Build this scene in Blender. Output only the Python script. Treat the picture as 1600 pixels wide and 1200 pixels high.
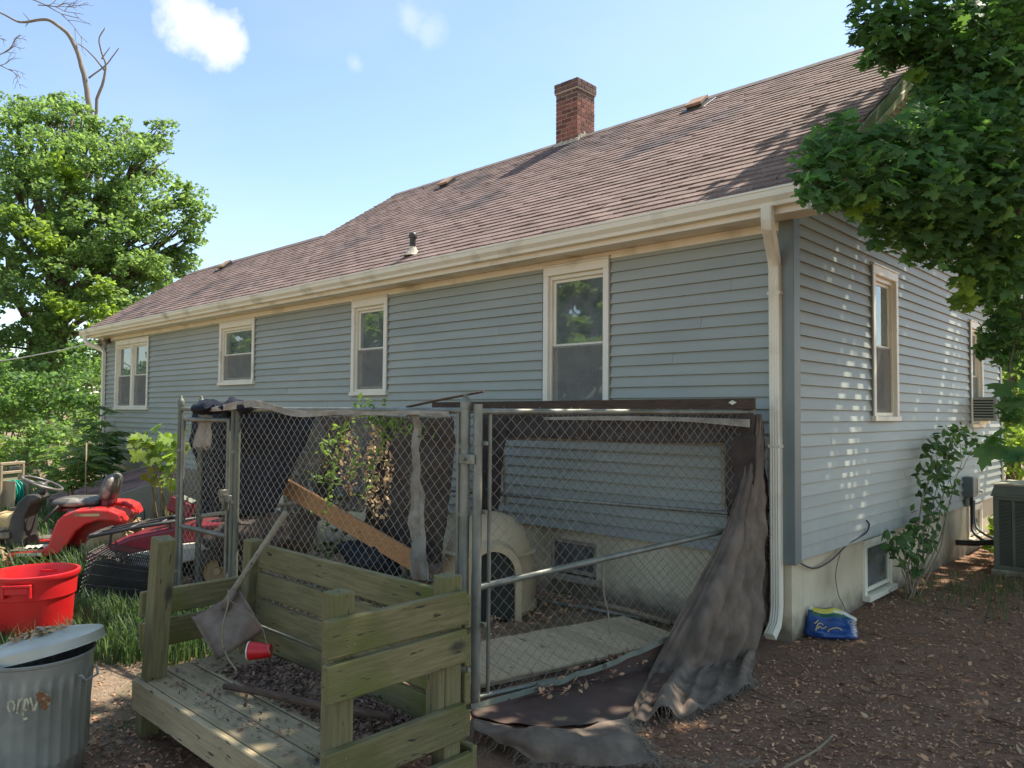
import bpy, bmesh, math, random
import numpy as np
from mathutils import Vector, Matrix

# ------------------------------------------------------------------ clear
for o in list(bpy.data.objects):
    bpy.data.objects.remove(o, do_unlink=True)
SC = bpy.context.scene
COL = SC.collection
R_ = math.radians
random.seed(7)
rng = np.random.default_rng(7)

# ------------------------------------------------------------------ camera
FPX = 1185.0
_th, _roll, _pitch = R_(46.5), R_(0.46), math.atan(45 / 1185)
_F = np.array([-math.cos(_th), math.sin(_th), 0]); _R = np.array([math.sin(_th), math.cos(_th), 0]); _U = np.array([0, 0, 1.0])
_Fc = _F * math.cos(_pitch) + _U * math.sin(_pitch); _Uc = _U * math.cos(_pitch) - _F * math.sin(_pitch)
_Rr = _R * math.cos(_roll) + _Uc * math.sin(_roll); _Ur = _Uc * math.cos(_roll) - _R * math.sin(_roll)
CAM = np.array([2.4192, -5.6397, 1.7])
cam = bpy.data.cameras.new('Camera'); camo = bpy.data.objects.new('Camera', cam); COL.objects.link(camo)
cam.sensor_width = 36.0; cam.lens = 36 * FPX / 1600; cam.clip_start = 0.05; cam.clip_end = 2000
m = Matrix.Identity(4)
for i in range(3):
    m[i][0] = _Rr[i]; m[i][1] = _Ur[i]; m[i][2] = -_Fc[i]; m[i][3] = CAM[i]
camo.matrix_world = m
SC.camera = camo

def ray(x, y):
    return _Fc + (x - 800) / FPX * _Rr + (600 - y) / FPX * _Ur
def at(x, y, depth):
    return CAM + ray(x, y) * depth
def on_plane(x, y, p, n):
    v = ray(x, y); n = np.array(n, float)
    return CAM + v * (((np.array(p, float) - CAM) @ n) / (v @ n))

# ------------------------------------------------------------------ sky and sun
SUN = Vector((0.30, 1.0, 1.65)).normalized()
w = bpy.data.worlds.new('World'); SC.world = w; w.use_nodes = True
nt = w.node_tree; nt.nodes.clear()
def N(t, **k):
    n = nt.nodes.new(t)
    for a, b in k.items(): setattr(n, a, b)
    return n
sky = N('ShaderNodeTexSky', sky_type='NISHITA', sun_disc=False)
sky.sun_elevation = math.asin(SUN.z); sky.sun_rotation = math.atan2(SUN.x, SUN.y)
sky.air_density = 1.0; sky.dust_density = .6; sky.ozone_density = .8; sky.altitude = 100
bg = N('ShaderNodeBackground'); bg.inputs['Strength'].default_value = SKY_STRENGTH = 0.15
outw = N('ShaderNodeOutputWorld')
tc = N('ShaderNodeTexCoord')
nz = N('ShaderNodeTexNoise'); nz.inputs['Scale'].default_value = 15; nz.inputs['Detail'].default_value = 9; nz.inputs['Roughness'].default_value = .6
nt.links.new(tc.outputs['Generated'], nz.inputs['Vector'])
def wmath(op, a, b=None, c=None, clamp=False):
    n = N('ShaderNodeMath', operation=op); n.use_clamp = clamp
    for i, q in enumerate((a, b, c)):
        if q is None: continue
        if isinstance(q, (int, float)): n.inputs[i].default_value = q
        else: nt.links.new(q, n.inputs[i])
    return n.outputs[0]
prev = None
# small fair-weather clouds, spread over the whole sky
clouds = [((300, 32), .033, .97), ((342, 56), .031, .97), ((278, 10), .028, .9), ((372, 62), .016, .8), ((640, 25), .03, .28), ((670, 48), .022, .25), ((557, 98), .012, .22)]
dirs = [(ray(*c[0]), c[1], c[2]) for c in clouds]
rr = random.Random(3)
for k in range(7):
    az = rr.uniform(0, 6.28); el = rr.uniform(.35, 1.2)
    v = np.array([math.cos(az) * math.cos(el), math.sin(az) * math.cos(el), math.sin(el)])
    if v @ (_Fc / np.linalg.norm(_Fc)) > .55: continue
    dirs.append((v, rr.uniform(.06, .12), .9))
for v, r, s in dirs:
    v = v / np.linalg.norm(v)
    dn = N('ShaderNodeVectorMath', operation='DISTANCE'); dn.inputs[1].default_value = tuple(v)
    nt.links.new(tc.outputs['Generated'], dn.inputs[0])
    q = wmath('SUBTRACT', 1.0, wmath('DIVIDE', dn.outputs['Value'], r))
    q = wmath('ADD', q, wmath('MULTIPLY', wmath('SUBTRACT', nz.outputs['Fac'], .5), 3.4))
    q = wmath('MULTIPLY', q, 1.15, clamp=True)
    q = wmath('MULTIPLY', q, s)
    prev = q if prev is None else wmath('MAXIMUM', prev, q)
# very thin high veil
nz2 = N('ShaderNodeTexNoise'); nz2.inputs['Scale'].default_value = 2.2; nz2.inputs['Detail'].default_value = 5
mp = N('ShaderNodeMapping'); mp.inputs['Scale'].default_value = (1, 1, 2.6)
nt.links.new(tc.outputs['Generated'], mp.inputs[0]); nt.links.new(mp.outputs[0], nz2.inputs['Vector'])
veil = wmath('MULTIPLY', wmath('SUBTRACT', nz2.outputs['Fac'], .45, clamp=True), .45, clamp=True)
prev = wmath('MAXIMUM', prev, veil)
mx = N('ShaderNodeMix', data_type='RGBA'); nt.links.new(prev, mx.inputs['Factor'])
nt.links.new(sky.outputs[0], mx.inputs['A']); mx.inputs['B'].default_value = (4.6, 4.65, 4.7, 1)
nt.links.new(mx.outputs['Result'], bg.inputs['Color']); nt.links.new(bg.outputs[0], outw.inputs[0])

sl = bpy.data.lights.new('Sun', 'SUN'); sl.energy = 5.0; sl.angle = R_(.53); sl.color = (1, .94, .84)
so = bpy.data.objects.new('Sun', sl); COL.objects.link(so); so.location = (10, 20, 30)
so.rotation_euler = (-SUN).to_track_quat('-Z', 'Y').to_euler()
vs = SC.view_settings; vs.view_transform = 'Standard'; vs.look = 'None'; vs.gamma = 1; vs.use_curve_mapping = False
vs.exposure = 0.87
SC.cycles.max_bounces = 8; SC.cycles.transparent_max_bounces = 24
SC.cycles.diffuse_bounces = 4; SC.cycles.sample_clamp_indirect = 6

# ------------------------------------------------------------------ mesh helpers
class MB:
    def __init__(s): s.v = []; s.f = []
    def add(s, vs, fs):
        b = len(s.v); s.v.extend([tuple(map(float, q)) for q in vs]); s.f.extend([tuple(b + i for i in f) for f in fs]); return s
    def box(s, x0, x1, y0, y1, z0, z1, M=None):
        v = [Vector((x, y, z)) for z in (z0, z1) for y in (y0, y1) for x in (x0, x1)]
        if M is not None: v = [M @ q for q in v]
        return s.add(v, [(0, 2, 3, 1), (4, 5, 7, 6), (0, 1, 5, 4), (2, 6, 7, 3), (0, 4, 6, 2), (1, 3, 7, 5)])
    def bbox(s, x0, x1, y0, y1, z0, z1, b=.004, M=None):
        """box with chamfered edges (every corner cut to three points)"""
        c = [(x0, x1), (y0, y1), (z0, z1)]; V = []; idx = {}
        for i in (0, 1):
            for j in (0, 1):
                for k in (0, 1):
                    p = [c[0][i], c[1][j], c[2][k]]; sg = [1 if i == 0 else -1, 1 if j == 0 else -1, 1 if k == 0 else -1]
                    for a in range(3):
                        q = list(p)
                        for t in range(3):
                            if t != a: q[t] += sg[t] * b
                        idx[(i, j, k, a)] = len(V); V.append(Vector(q))
        F = []
        for i in (0, 1):
            for j in (0, 1):
                for k in (0, 1): F.append((idx[(i, j, k, 0)], idx[(i, j, k, 1)], idx[(i, j, k, 2)]))
        # faces: vertices whose axis tag 'a' equals the face normal axis lie ON neighbouring faces; face a uses the two other tags
        def onface(ax, side):
            o = [t for t in range(3) if t != ax]; P = []
            for (u, w_) in ((0, 0), (1, 0), (1, 1), (0, 1)):
                key = [0, 0, 0]; key[ax] = side; key[o[0]] = u; key[o[1]] = w_
                # points that are at full extent along ax: tag == ax has full extent on ax only
                P.append(idx[(key[0], key[1], key[2], ax)])
            return tuple(P)
        for ax in range(3):
            for side in (0, 1): F.append(onface(ax, side))
        for ax in range(3):
            o = [t for t in range(3) if t != ax]
            for u in (0, 1):
                for w_ in (0, 1):
                    k0 = [0, 0, 0]; k0[o[0]] = u; k0[o[1]] = w_; k1 = list(k0); k0[ax] = 0; k1[ax] = 1
                    F.append((idx[(*k0, o[0])], idx[(*k1, o[0])], idx[(*k1, o[1])], idx[(*k0, o[1])]))
        if M is not None: V = [M @ q for q in V]
        return s.add(V, F)
    def tube(s, pts, r, n=6, caps=True):
        pts = [Vector(p) for p in pts]; k = len(pts); rs = r if hasattr(r, '__len__') else [r] * k
        V = []; up = None
        for i, p in enumerate(pts):
            t = (pts[min(i + 1, k - 1)] - pts[max(i - 1, 0)])
            t = t.normalized() if t.length > 1e-9 else Vector((0, 0, 1))
            if up is None:
                up = Vector((0, 0, 1)) if abs(t.z) < .9 else Vector((1, 0, 0))
            a = t.cross(up); a = a.normalized() if a.length > 1e-6 else t.orthogonal().normalized()
            b = a.cross(t).normalized(); up = b
            for j in range(n):
                an = 2 * math.pi * j / n; V.append(p + (a * math.cos(an) + b * math.sin(an)) * rs[i])
        F = [(i * n + j, i * n + (j + 1) % n, (i + 1) * n + (j + 1) % n, (i + 1) * n + j) for i in range(k - 1) for j in range(n)]
        if caps: F += [tuple(range(n - 1, -1, -1)), tuple((k - 1) * n + j for j in range(n))]
        return s.add(V, F)
    def sweep(s, pts, prof, ups=None):
        """sweep a closed 2-D profile (a,b) along pts; a along side, b along up"""
        pts = [Vector(p) for p in pts]; k = len(pts); n = len(prof); V = []
        for i, p in enumerate(pts):
            t = (pts[min(i + 1, k - 1)] - pts[max(i - 1, 0)]).normalized()
            up = Vector(ups) if ups is not None else Vector((0, 0, 1))
            a = t.cross(up).normalized(); b = a.cross(t).normalized()
            V += [p + a * q[0] + b * q[1] for q in prof]
        F = [(i * n + j, i * n + (j + 1) % n, (i + 1) * n + (j + 1) % n, (i + 1) * n + j) for i in range(k - 1) for j in range(n)]
        F += [tuple(range(n - 1, -1, -1)), tuple((k - 1) * n + j for j in range(n))]
        return s.add(V, F)
    def lathe(s, prof, n=24, c=(0, 0, 0), M=None, ripple=None):
        V = []; c = Vector(c)
        for (r, z) in prof:
            for j in range(n):
                an = 2 * math.pi * j / n; rr_ = r + (ripple(an, z) if ripple else 0)
                q = Vector((rr_ * math.cos(an), rr_ * math.sin(an), z)); V.append((M @ q if M is not None else q) + c)
        k = len(prof)
        F = [(i * n + j, i * n + (j + 1) % n, (i + 1) * n + (j + 1) % n, (i + 1) * n + j) for i in range(k - 1) for j in range(n)]
        return s.add(V, F)
    def prism(s, poly, d, M=None):
        """poly: 2-D (x,z) outline, extruded along y from d[0] to d[1]"""
        n = len(poly); V = [Vector((p[0], y, p[1])) for y in d for p in poly]
        if M is not None: V = [M @ q for q in V]
        return s.add(V, [tuple(range(n)), tuple(range(2 * n - 1, n - 1, -1))] + [(j, (j + 1) % n, n + (j + 1) % n, n + j) for j in range(n)])
    def grid(s, fn, nu, nv):
        V = [fn(i / nu, j / nv) for j in range(nv + 1) for i in range(nu + 1)]; q = nu + 1
        return s.add(V, [(j * q + i, j * q + i + 1, (j + 1) * q + i + 1, (j + 1) * q + i) for j in range(nv) for i in range(nu)])
    def mesh(s, name, smooth=False, angle=None):
        me = bpy.data.meshes.new(name); me.from_pydata(s.v, [], s.f)
        bm = bmesh.new(); bm.from_mesh(me); bmesh.ops.recalc_face_normals(bm, faces=bm.faces); bm.to_mesh(me); bm.free()
        if smooth:
            me.polygons.foreach_set('use_smooth', [True] * len(me.polygons))
            if angle: me.set_sharp_from_angle(angle=R_(angle))
        me.update(); return me
    def build(s, name, mat, parent=None, smooth=False, angle=None, kind=None):
        return link(name, s.mesh(name, smooth, angle), mat, parent, kind)

def link(name, me, mat=None, parent=None, kind=None):
    if mat is not None and not me.materials: me.materials.append(mat)
    o = bpy.data.objects.new(name, me); COL.objects.link(o)
    if parent is not None: o.parent = parent
    if kind: o['kind'] = kind
    return o
def tag(o, label, cat, group=None):
    o['label'] = label; o['category'] = cat
    if group: o['group'] = group
    return o
def thing(name, label, cat, loc=(0, 0, 0), rz=0, group=None):
    o = bpy.data.objects.new(name, None); COL.objects.link(o); o.empty_display_size = .2
    o.location = loc; o.rotation_euler = (0, 0, rz); return tag(o, label, cat, group)
def struct(o):
    o['kind'] = 'structure'; return o
def Mx(loc=(0, 0, 0), rx=0, ry=0, rz=0):
    return Matrix.Translation(Vector(loc)) @ Matrix.Rotation(rz, 4, 'Z') @ Matrix.Rotation(ry, 4, 'Y') @ Matrix.Rotation(rx, 4, 'X')
def bar(mb, p, q, w, h, b=.003, up=(0, 0, 1)):
    """rectangular bar from p to q: w across, h along up"""
    p, q = Vector(p), Vector(q); t = (q - p); L = t.length; t.normalize()
    a = Vector(up).cross(t)
    a = a.normalized() if a.length > 1e-6 else t.orthogonal().normalized()
    u = t.cross(a)
    M = Matrix(((t.x, a.x, u.x, p.x), (t.y, a.y, u.y, p.y), (t.z, a.z, u.z, p.z), (0, 0, 0, 1)))
    return mb.bbox(0, L, -w / 2, w / 2, -h / 2, h / 2, b, M)
def fastmesh(name, V, F, smooth=False):
    """V (n,3) array, F (m,k) array with constant k"""
    me = bpy.data.meshes.new(name); V = np.asarray(V, np.float32); F = np.asarray(F, np.int32)
    me.vertices.add(len(V)); me.vertices.foreach_set('co', V.ravel())
    me.loops.add(F.size); me.loops.foreach_set('vertex_index', F.ravel())
    me.polygons.add(len(F)); me.polygons.foreach_set('loop_start', np.arange(len(F), dtype=np.int32) * F.shape[1])
    me.update(calc_edges=True)
    if smooth: me.polygons.foreach_set('use_smooth', [True] * len(F))
    return me
def noise3(p, s=1.0, seed=0):
    from mathutils import noise as mn
    return mn.noise(Vector((p[0] * s + seed * 17.3, p[1] * s - seed * 5.1, p[2] * s + seed * 3.7)))
def frames(nrm, rng_):
    """orthonormal frames with random spin for normals (n,3)"""
    nrm = nrm / np.linalg.norm(nrm, axis=1, keepdims=True)
    r = rng_.normal(size=nrm.shape); a = r - (r * nrm).sum(1, keepdims=True) * nrm
    a /= np.linalg.norm(a, axis=1, keepdims=True); b = np.cross(nrm, a); return a, b, nrm
def scatter(name, shape, faces, P, nrm, size, mat, parent=None, kind=None, rng_=None, frame=None):
    """many copies of one small shape (k,3) joined into one mesh"""
    rng_ = rng_ or rng; shape = np.asarray(shape, float); faces = np.asarray(faces, int)
    a, b, n = frame if frame is not None else frames(nrm, rng_)
    sz = np.asarray(size)[:, None, None]
    V = P[:, None, :] + sz * (shape[None, :, 0:1] * a[:, None] + shape[None, :, 1:2] * b[:, None] + shape[None, :, 2:3] * n[:, None])
    k = len(shape); F = faces[None] + (np.arange(len(P)) * k)[:, None, None]
    return link(name, fastmesh(name, V.reshape(-1, 3), F.reshape(-1, faces.shape[1])), mat, parent, kind)
# ------------------------------------------------------------------ materials
def nodes(name):
    m = bpy.data.materials.new(name); m.use_nodes = True; t = m.node_tree
    b = t.nodes['Principled BSDF']; return m, t, b
def setp(b, k, v):
    if k in b.inputs: b.inputs[k].default_value = v
def mat(name, c1, c2=None, rough=.6, scale=6, detail=6, stretch=(1, 1, 1), bump=.15, bscale=None, bdist=.01, metal=0, spec=.5,
        contrast=(.35, .65), isl=0, objr=0, dirt_or_sheen=None, dscale=1.5, dcut=(.5, .7), transl=0, coat=0, rvar=0, coord='Object', mud=None):
    """two-tone noise colour + bump; isl/objr = brightness change per piece; dirt = third colour in patches"""
    warm = lambda c: tuple(min(.9, q * k) for q, k in zip(c, (1.08, 1.0, .8)))
    c2 = warm(c2) if c2 else None; c1 = warm(c1); dirt_or_sheen = warm(dirt_or_sheen) if dirt_or_sheen else None
    m, t, b = nodes(name); L = t.links.new
    tc = t.nodes.new('ShaderNodeTexCoord'); mp = t.nodes.new('ShaderNodeMapping'); mp.inputs['Scale'].default_value = stretch
    L(tc.outputs[coord], mp.inputs[0])
    vec = mp.outputs[0]
    if objr or isl:
        oi = t.nodes.new('ShaderNodeObjectInfo'); ge = t.nodes.new('ShaderNodeNewGeometry')
        ad = t.nodes.new('ShaderNodeMath'); ad.operation = 'ADD'; L(oi.outputs['Random'], ad.inputs[0]); L(ge.outputs['Random Per Island'], ad.inputs[1])
        fr = t.nodes.new('ShaderNodeMath'); fr.operation = 'FRACT'; L(ad.outputs[0], fr.inputs[0])
        va = t.nodes.new('ShaderNodeVectorMath'); va.operation = 'MULTIPLY_ADD'
        L(fr.outputs[0], va.inputs[0]); va.inputs[1].default_value = (13, 7, 5); L(vec, va.inputs[2]); vec = va.outputs[0]
    n1 = t.nodes.new('ShaderNodeTexNoise'); n1.inputs['Scale'].default_value = scale; n1.inputs['Detail'].default_value = detail; n1.inputs['Roughness'].default_value = .6
    L(vec, n1.inputs['Vector'])
    rp = t.nodes.new('ShaderNodeMapRange'); rp.inputs[1].default_value = contrast[0]; rp.inputs[2].default_value = contrast[1]
    L(n1.outputs['Fac'], rp.inputs[0])
    c2 = c2 or tuple(min(1, q * 1.25) for q in c1)
    mx = t.nodes.new('ShaderNodeMix'); mx.data_type = 'RGBA'; mx.inputs['A'].default_value = (*c1, 1); mx.inputs['B'].default_value = (*c2, 1)
    L(rp.outputs[0], mx.inputs['Factor']); col = mx.outputs['Result']
    if dirt_or_sheen:
        n3 = t.nodes.new('ShaderNodeTexNoise'); n3.inputs['Scale'].default_value = dscale; n3.inputs['Detail'].default_value = 8
        L(tc.outputs[coord], n3.inputs['Vector'])
        r3 = t.nodes.new('ShaderNodeMapRange'); r3.inputs[1].default_value = dcut[0]; r3.inputs[2].default_value = dcut[1]; L(n3.outputs['Fac'], r3.inputs[0])
        m3 = t.nodes.new('ShaderNodeMix'); m3.data_type = 'RGBA'; L(r3.outputs[0], m3.inputs['Factor']); L(col, m3.inputs['A']); m3.inputs['B'].default_value = (*dirt_or_sheen, 1)
        col = m3.outputs['Result']
    if mud:   # splashed dirt near the ground: (colour, full below z, none above z)
        sx = t.nodes.new('ShaderNodeSeparateXYZ'); L(tc.outputs['Object'], sx.inputs[0])
        n5 = t.nodes.new('ShaderNodeTexNoise'); n5.inputs['Scale'].default_value = 9; n5.inputs['Detail'].default_value = 7; L(tc.outputs['Object'], n5.inputs['Vector'])
        q5 = t.nodes.new('ShaderNodeMath'); q5.operation = 'MULTIPLY_ADD'; L(n5.outputs['Fac'], q5.inputs[0]); q5.inputs[1].default_value = (mud[2] - mud[1]) * 1.6; L(sx.outputs['Z'], q5.inputs[2])
        r5 = t.nodes.new('ShaderNodeMapRange'); r5.inputs[1].default_value = mud[1] + (mud[2] - mud[1]) * .8; r5.inputs[2].default_value = mud[2] + (mud[2] - mud[1]) * .8; r5.inputs[3].default_value = .85; r5.inputs[4].default_value = 0; L(q5.outputs[0], r5.inputs[0])
        m5 = t.nodes.new('ShaderNodeMix'); m5.data_type = 'RGBA'; L(r5.outputs[0], m5.inputs['Factor']); L(col, m5.inputs['A']); m5.inputs['B'].default_value = (*mud[0], 1); col = m5.outputs['Result']
    if objr or isl:
        k = objr or isl
        r2 = t.nodes.new('ShaderNodeMapRange'); L(fr.outputs[0], r2.inputs[0]); r2.inputs[3].default_value = 1 - k; r2.inputs[4].default_value = 1 + k
        sc = t.nodes.new('ShaderNodeVectorMath'); sc.operation = 'SCALE'; L(col, sc.inputs[0]); L(r2.outputs[0], sc.inputs['Scale']); col = sc.outputs[0]
    L(col, b.inputs['Base Color'])
    setp(b, 'Roughness', rough); setp(b, 'Metallic', metal); setp(b, 'Specular IOR Level', spec)
    if coat: setp(b, 'Coat Weight', coat); setp(b, 'Coat Roughness', .15)
    if rvar:
        r4 = t.nodes.new('ShaderNodeMapRange'); L(n1.outputs['Fac'], r4.inputs[0]); r4.inputs[3].default_value = max(0, rough - rvar); r4.inputs[4].default_value = min(1, rough + rvar); L(r4.outputs[0], b.inputs['Roughness'])
    if bump:
        n2 = t.nodes.new('ShaderNodeTexNoise'); n2.inputs['Scale'].default_value = bscale or scale * 4; n2.inputs['Detail'].default_value = 6
        L(vec, n2.inputs['Vector'])
        bp = t.nodes.new('ShaderNodeBump'); bp.inputs['Strength'].default_value = bump; bp.inputs['Distance'].default_value = bdist
        L(n2.outputs['Fac'], bp.inputs['Height']); L(bp.outputs[0], b.inputs['Normal'])
    if transl:
        tr = t.nodes.new('ShaderNodeBsdfTranslucent'); L(col, tr.inputs['Color'])
        if transl > 1:
            pass
        ms = t.nodes.new('ShaderNodeMixShader'); ms.inputs[0].default_value = transl
        out = t.nodes['Material Output']; L(b.outputs[0], ms.inputs[1]); L(tr.outputs[0], ms.inputs[2]); L(ms.outputs[0], out.inputs[0])
    return m
def leafmat(name, c, tcol, transl=.45, rough=.5, k=.35, hue=.0):
    m, t, b = nodes(name); L = t.links.new
    oi = t.nodes.new('ShaderNodeObjectInfo'); ge = t.nodes.new('ShaderNodeNewGeometry')
    ad = t.nodes.new('ShaderNodeMath'); ad.operation = 'ADD'; L(oi.outputs['Random'], ad.inputs[0]); L(ge.outputs['Random Per Island'], ad.inputs[1])
    fr = t.nodes.new('ShaderNodeMath'); fr.operation = 'FRACT'; L(ad.outputs[0], fr.inputs[0])
    r2 = t.nodes.new('ShaderNodeMapRange'); L(fr.outputs[0], r2.inputs[0]); r2.inputs[3].default_value = 1 - k; r2.inputs[4].default_value = 1 + k
    rgb = t.nodes.new('ShaderNodeRGB'); rgb.outputs[0].default_value = (*c, 1)
    rg2 = t.nodes.new('ShaderNodeRGB'); rg2.outputs[0].default_value = (*tcol, 1)
    s1 = t.nodes.new('ShaderNodeVectorMath'); s1.operation = 'SCALE'; L(rgb.outputs[0], s1.inputs[0]); L(r2.outputs[0], s1.inputs['Scale'])
    s2 = t.nodes.new('ShaderNodeVectorMath'); s2.operation = 'SCALE'; L(rg2.outputs[0], s2.inputs[0]); L(r2.outputs[0], s2.inputs['Scale'])
    L(s1.outputs[0], b.inputs['Base Color']); setp(b, 'Roughness', rough); setp(b, 'Specular IOR Level', .4)
    tr = t.nodes.new('ShaderNodeBsdfTranslucent'); L(s2.outputs[0], tr.inputs['Color'])
    ms = t.nodes.new('ShaderNodeMixShader'); ms.inputs[0].default_value = transl
    L(b.outputs[0], ms.inputs[1]); L(tr.outputs[0], ms.inputs[2]); L(ms.outputs[0], t.nodes['Material Output'].inputs[0])
    return m
def glassmat(name, tint=(.8, .86, .84), ior=2.6):
    m, t, b = nodes(name); L = t.links.new; t.nodes.remove(b)
    f = t.nodes.new('ShaderNodeFresnel'); f.inputs[0].default_value = ior
    g = t.nodes.new('ShaderNodeBsdfGlossy'); g.inputs['Roughness'].default_value = .01; g.inputs['Color'].default_value = (.95, 1, .98, 1)
    nz = t.nodes.new('ShaderNodeTexNoise'); nz.inputs['Scale'].default_value = 2.2; tc = t.nodes.new('ShaderNodeTexCoord'); L(tc.outputs['Object'], nz.inputs['Vector'])
    bp = t.nodes.new('ShaderNodeBump'); bp.inputs['Strength'].default_value = .08; bp.inputs['Distance'].default_value = .02; L(nz.outputs['Fac'], bp.inputs['Height']); L(bp.outputs[0], g.inputs['Normal'])
    tr = t.nodes.new('ShaderNodeBsdfTransparent'); tr.inputs[0].default_value = (*tint, 1)
    ms = t.nodes.new('ShaderNodeMixShader'); L(f.outputs[0], ms.inputs[0]); L(tr.outputs[0], ms.inputs[1]); L(g.outputs[0], ms.inputs[2])
    df = t.nodes.new('ShaderNodeBsdfDiffuse'); df.inputs[0].default_value = (.5, .53, .5, 1); md = t.nodes.new('ShaderNodeMixShader')     # dusty veil painted in to lighten the dark panes
    nd = t.nodes.new('ShaderNodeTexNoise'); nd.inputs['Scale'].default_value = 5; nd.inputs['Detail'].default_value = 6; L(tc.outputs['Object'], nd.inputs['Vector'])
    rd = t.nodes.new('ShaderNodeMapRange'); rd.inputs[1].default_value = .3; rd.inputs[2].default_value = .75; rd.inputs[3].default_value = .1; rd.inputs[4].default_value = .3; L(nd.outputs['Fac'], rd.inputs[0]); L(rd.outputs[0], md.inputs[0])
    L(ms.outputs[0], md.inputs[1]); L(df.outputs[0], md.inputs[2]); L(md.outputs[0], t.nodes['Material Output'].inputs[0]); return m
def screenmat(name, c, alpha, thresh=None, scale=90, rough=.9, transl=.15, c2=None, stretch=(1, 1, 1)):
    """cloth or mesh: partly see-through; optional worn holes"""
    m = mat(name, c, c2, rough=rough, scale=7, bump=.3, bscale=160, bdist=.003, stretch=stretch, transl=transl); t = m.node_tree; L = t.links.new
    out = t.nodes['Material Output']; src = out.inputs[0].links[0].from_socket
    tr = t.nodes.new('ShaderNodeBsdfTransparent'); ms = t.nodes.new('ShaderNodeMixShader'); ms.inputs[0].default_value = alpha
    if thresh:
        tc = t.nodes.new('ShaderNodeTexCoord'); nz = t.nodes.new('ShaderNodeTexNoise'); nz.inputs['Scale'].default_value = scale; nz.inputs['Detail'].default_value = 4
        L(tc.outputs['Object'], nz.inputs['Vector']); r = t.nodes.new('ShaderNodeMapRange'); r.inputs[1].default_value = thresh; r.inputs[2].default_value = thresh + .04
        r.inputs[3].default_value = alpha; r.inputs[4].default_value = .15; L(nz.outputs['Fac'], r.inputs[0]); L(r.outputs[0], ms.inputs[0])
    L(tr.outputs[0], ms.inputs[1]); L(src, ms.inputs[2]); L(ms.outputs[0], out.inputs[0]); return m

m_siding = mat('vinyl_siding', (.295, .335, .34), (.34, .38, .384), rough=.5, scale=2.0, stretch=(.6, .6, 3), bump=.12, bscale=26, bdist=.003, objr=.05, dirt_or_sheen=(.36, .39, .385), dscale=.55, dcut=(.45, .7), mud=((.28, .28, .245), .5, .8))
m_corner = mat('corner_vinyl', (.16, .195, .215), (.195, .235, .25), rough=.45, scale=2, bump=.05)
m_trim = mat('cream_trim', (.77, .76, .74), (.83, .82, .8), rough=.45, scale=3, bump=.06, dirt_or_sheen=(.42, .38, .29), dscale=2.3, dcut=(.56, .8))
m_vinylw = mat('white_sash_vinyl', (.72, .71, .66), (.78, .77, .72), rough=.35, scale=3, bump=.03, dirt_or_sheen=(.5, .48, .42), dscale=4, dcut=(.6, .85))
m_gutter = mat('gutter_enamel', (.78, .77, .72), (.84, .83, .78), rough=.38, scale=2.5, stretch=(.3, 1, 1), bump=.04, dirt_or_sheen=(.36, .34, .25), dscale=2.2, dcut=(.55, .8))
m_rake = mat('rake_metal', (.33, .36, .33), (.42, .45, .41), rough=.45, scale=3, bump=.05, dirt_or_sheen=(.2, .24, .17), dscale=2, dcut=(.45, .7))
m_shingle = mat('asphalt_shingle', (.142, .1, .102), (.285, .212, .21), rough=.95, scale=38, detail=10, contrast=(.3, .72), bump=.5, bscale=220, bdist=.004, isl=.2, dirt_or_sheen=(.09, .078, .095), dscale=.9, dcut=(.52, .72))
m_ridge = mat('ridge_shingle', (.1, .08, .078), (.17, .14, .135), rough=.95, scale=40, bump=.5, bscale=220, bdist=.004, objr=.2)
m_found = mat('painted_foundation', (.56, .51, .4), (.66, .61, .5), rough=.85, scale=2.2, bump=.35, bscale=30, bdist=.006, dirt_or_sheen=(.3, .25, .17), dscale=1.1, dcut=(.5, .75), mud=((.16, .125, .085), .02, .2))
m_brick = mat('brick', (.17, .065, .055), (.29, .12, .095), rough=.9, scale=22, bump=.5, bscale=90, bdist=.004, objr=.35)
m_brickd = mat('sooty_brick', (.1, .06, .058), (.19, .11, .1), rough=.9, scale=22, bump=.5, bscale=90, bdist=.004, objr=.3)
m_mortar = mat('mortar', (.36, .3, .27), (.45, .39, .36), rough=.95, scale=25, bump=.5, bscale=120, bdist=.004)
m_flash = mat('roof_cement', (.4, .38, .35), (.6, .58, .55), rough=.8, scale=20, bump=.8, bscale=50, bdist=.01)
m_int = mat('room_dark', (.16, .16, .16), rough=.9, bump=0)
m_curtain = mat('curtain', (.28, .28, .28), (.36, .36, .36), rough=.9, scale=3, bump=0)
m_blind = mat('blind_slat', (.55, .55, .52), rough=.7, bump=0)
m_glass = glassmat('window_glass')
m_screen = screenmat('insect_screen', (.2, .205, .22), .6, transl=0)
m_galv = mat('galvanised_pipe', (.16, .175, .17), (.27, .285, .28), rough=.5, scale=9, stretch=(1, 1, .5), bump=.1, metal=.45, dirt_or_sheen=(.15, .15, .13), dscale=4, dcut=(.5, .75))
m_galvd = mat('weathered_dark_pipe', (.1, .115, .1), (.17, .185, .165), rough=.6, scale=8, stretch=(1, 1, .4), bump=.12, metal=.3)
m_wire = mat('chain_link_wire', (.27, .28, .27), (.38, .39, .38), rough=.45, scale=9, bump=0, metal=.5)
m_rusty = mat('rusty_wire', (.14, .1, .075), (.22, .17, .13), rough=.7, scale=6, bump=0, metal=.3)
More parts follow.
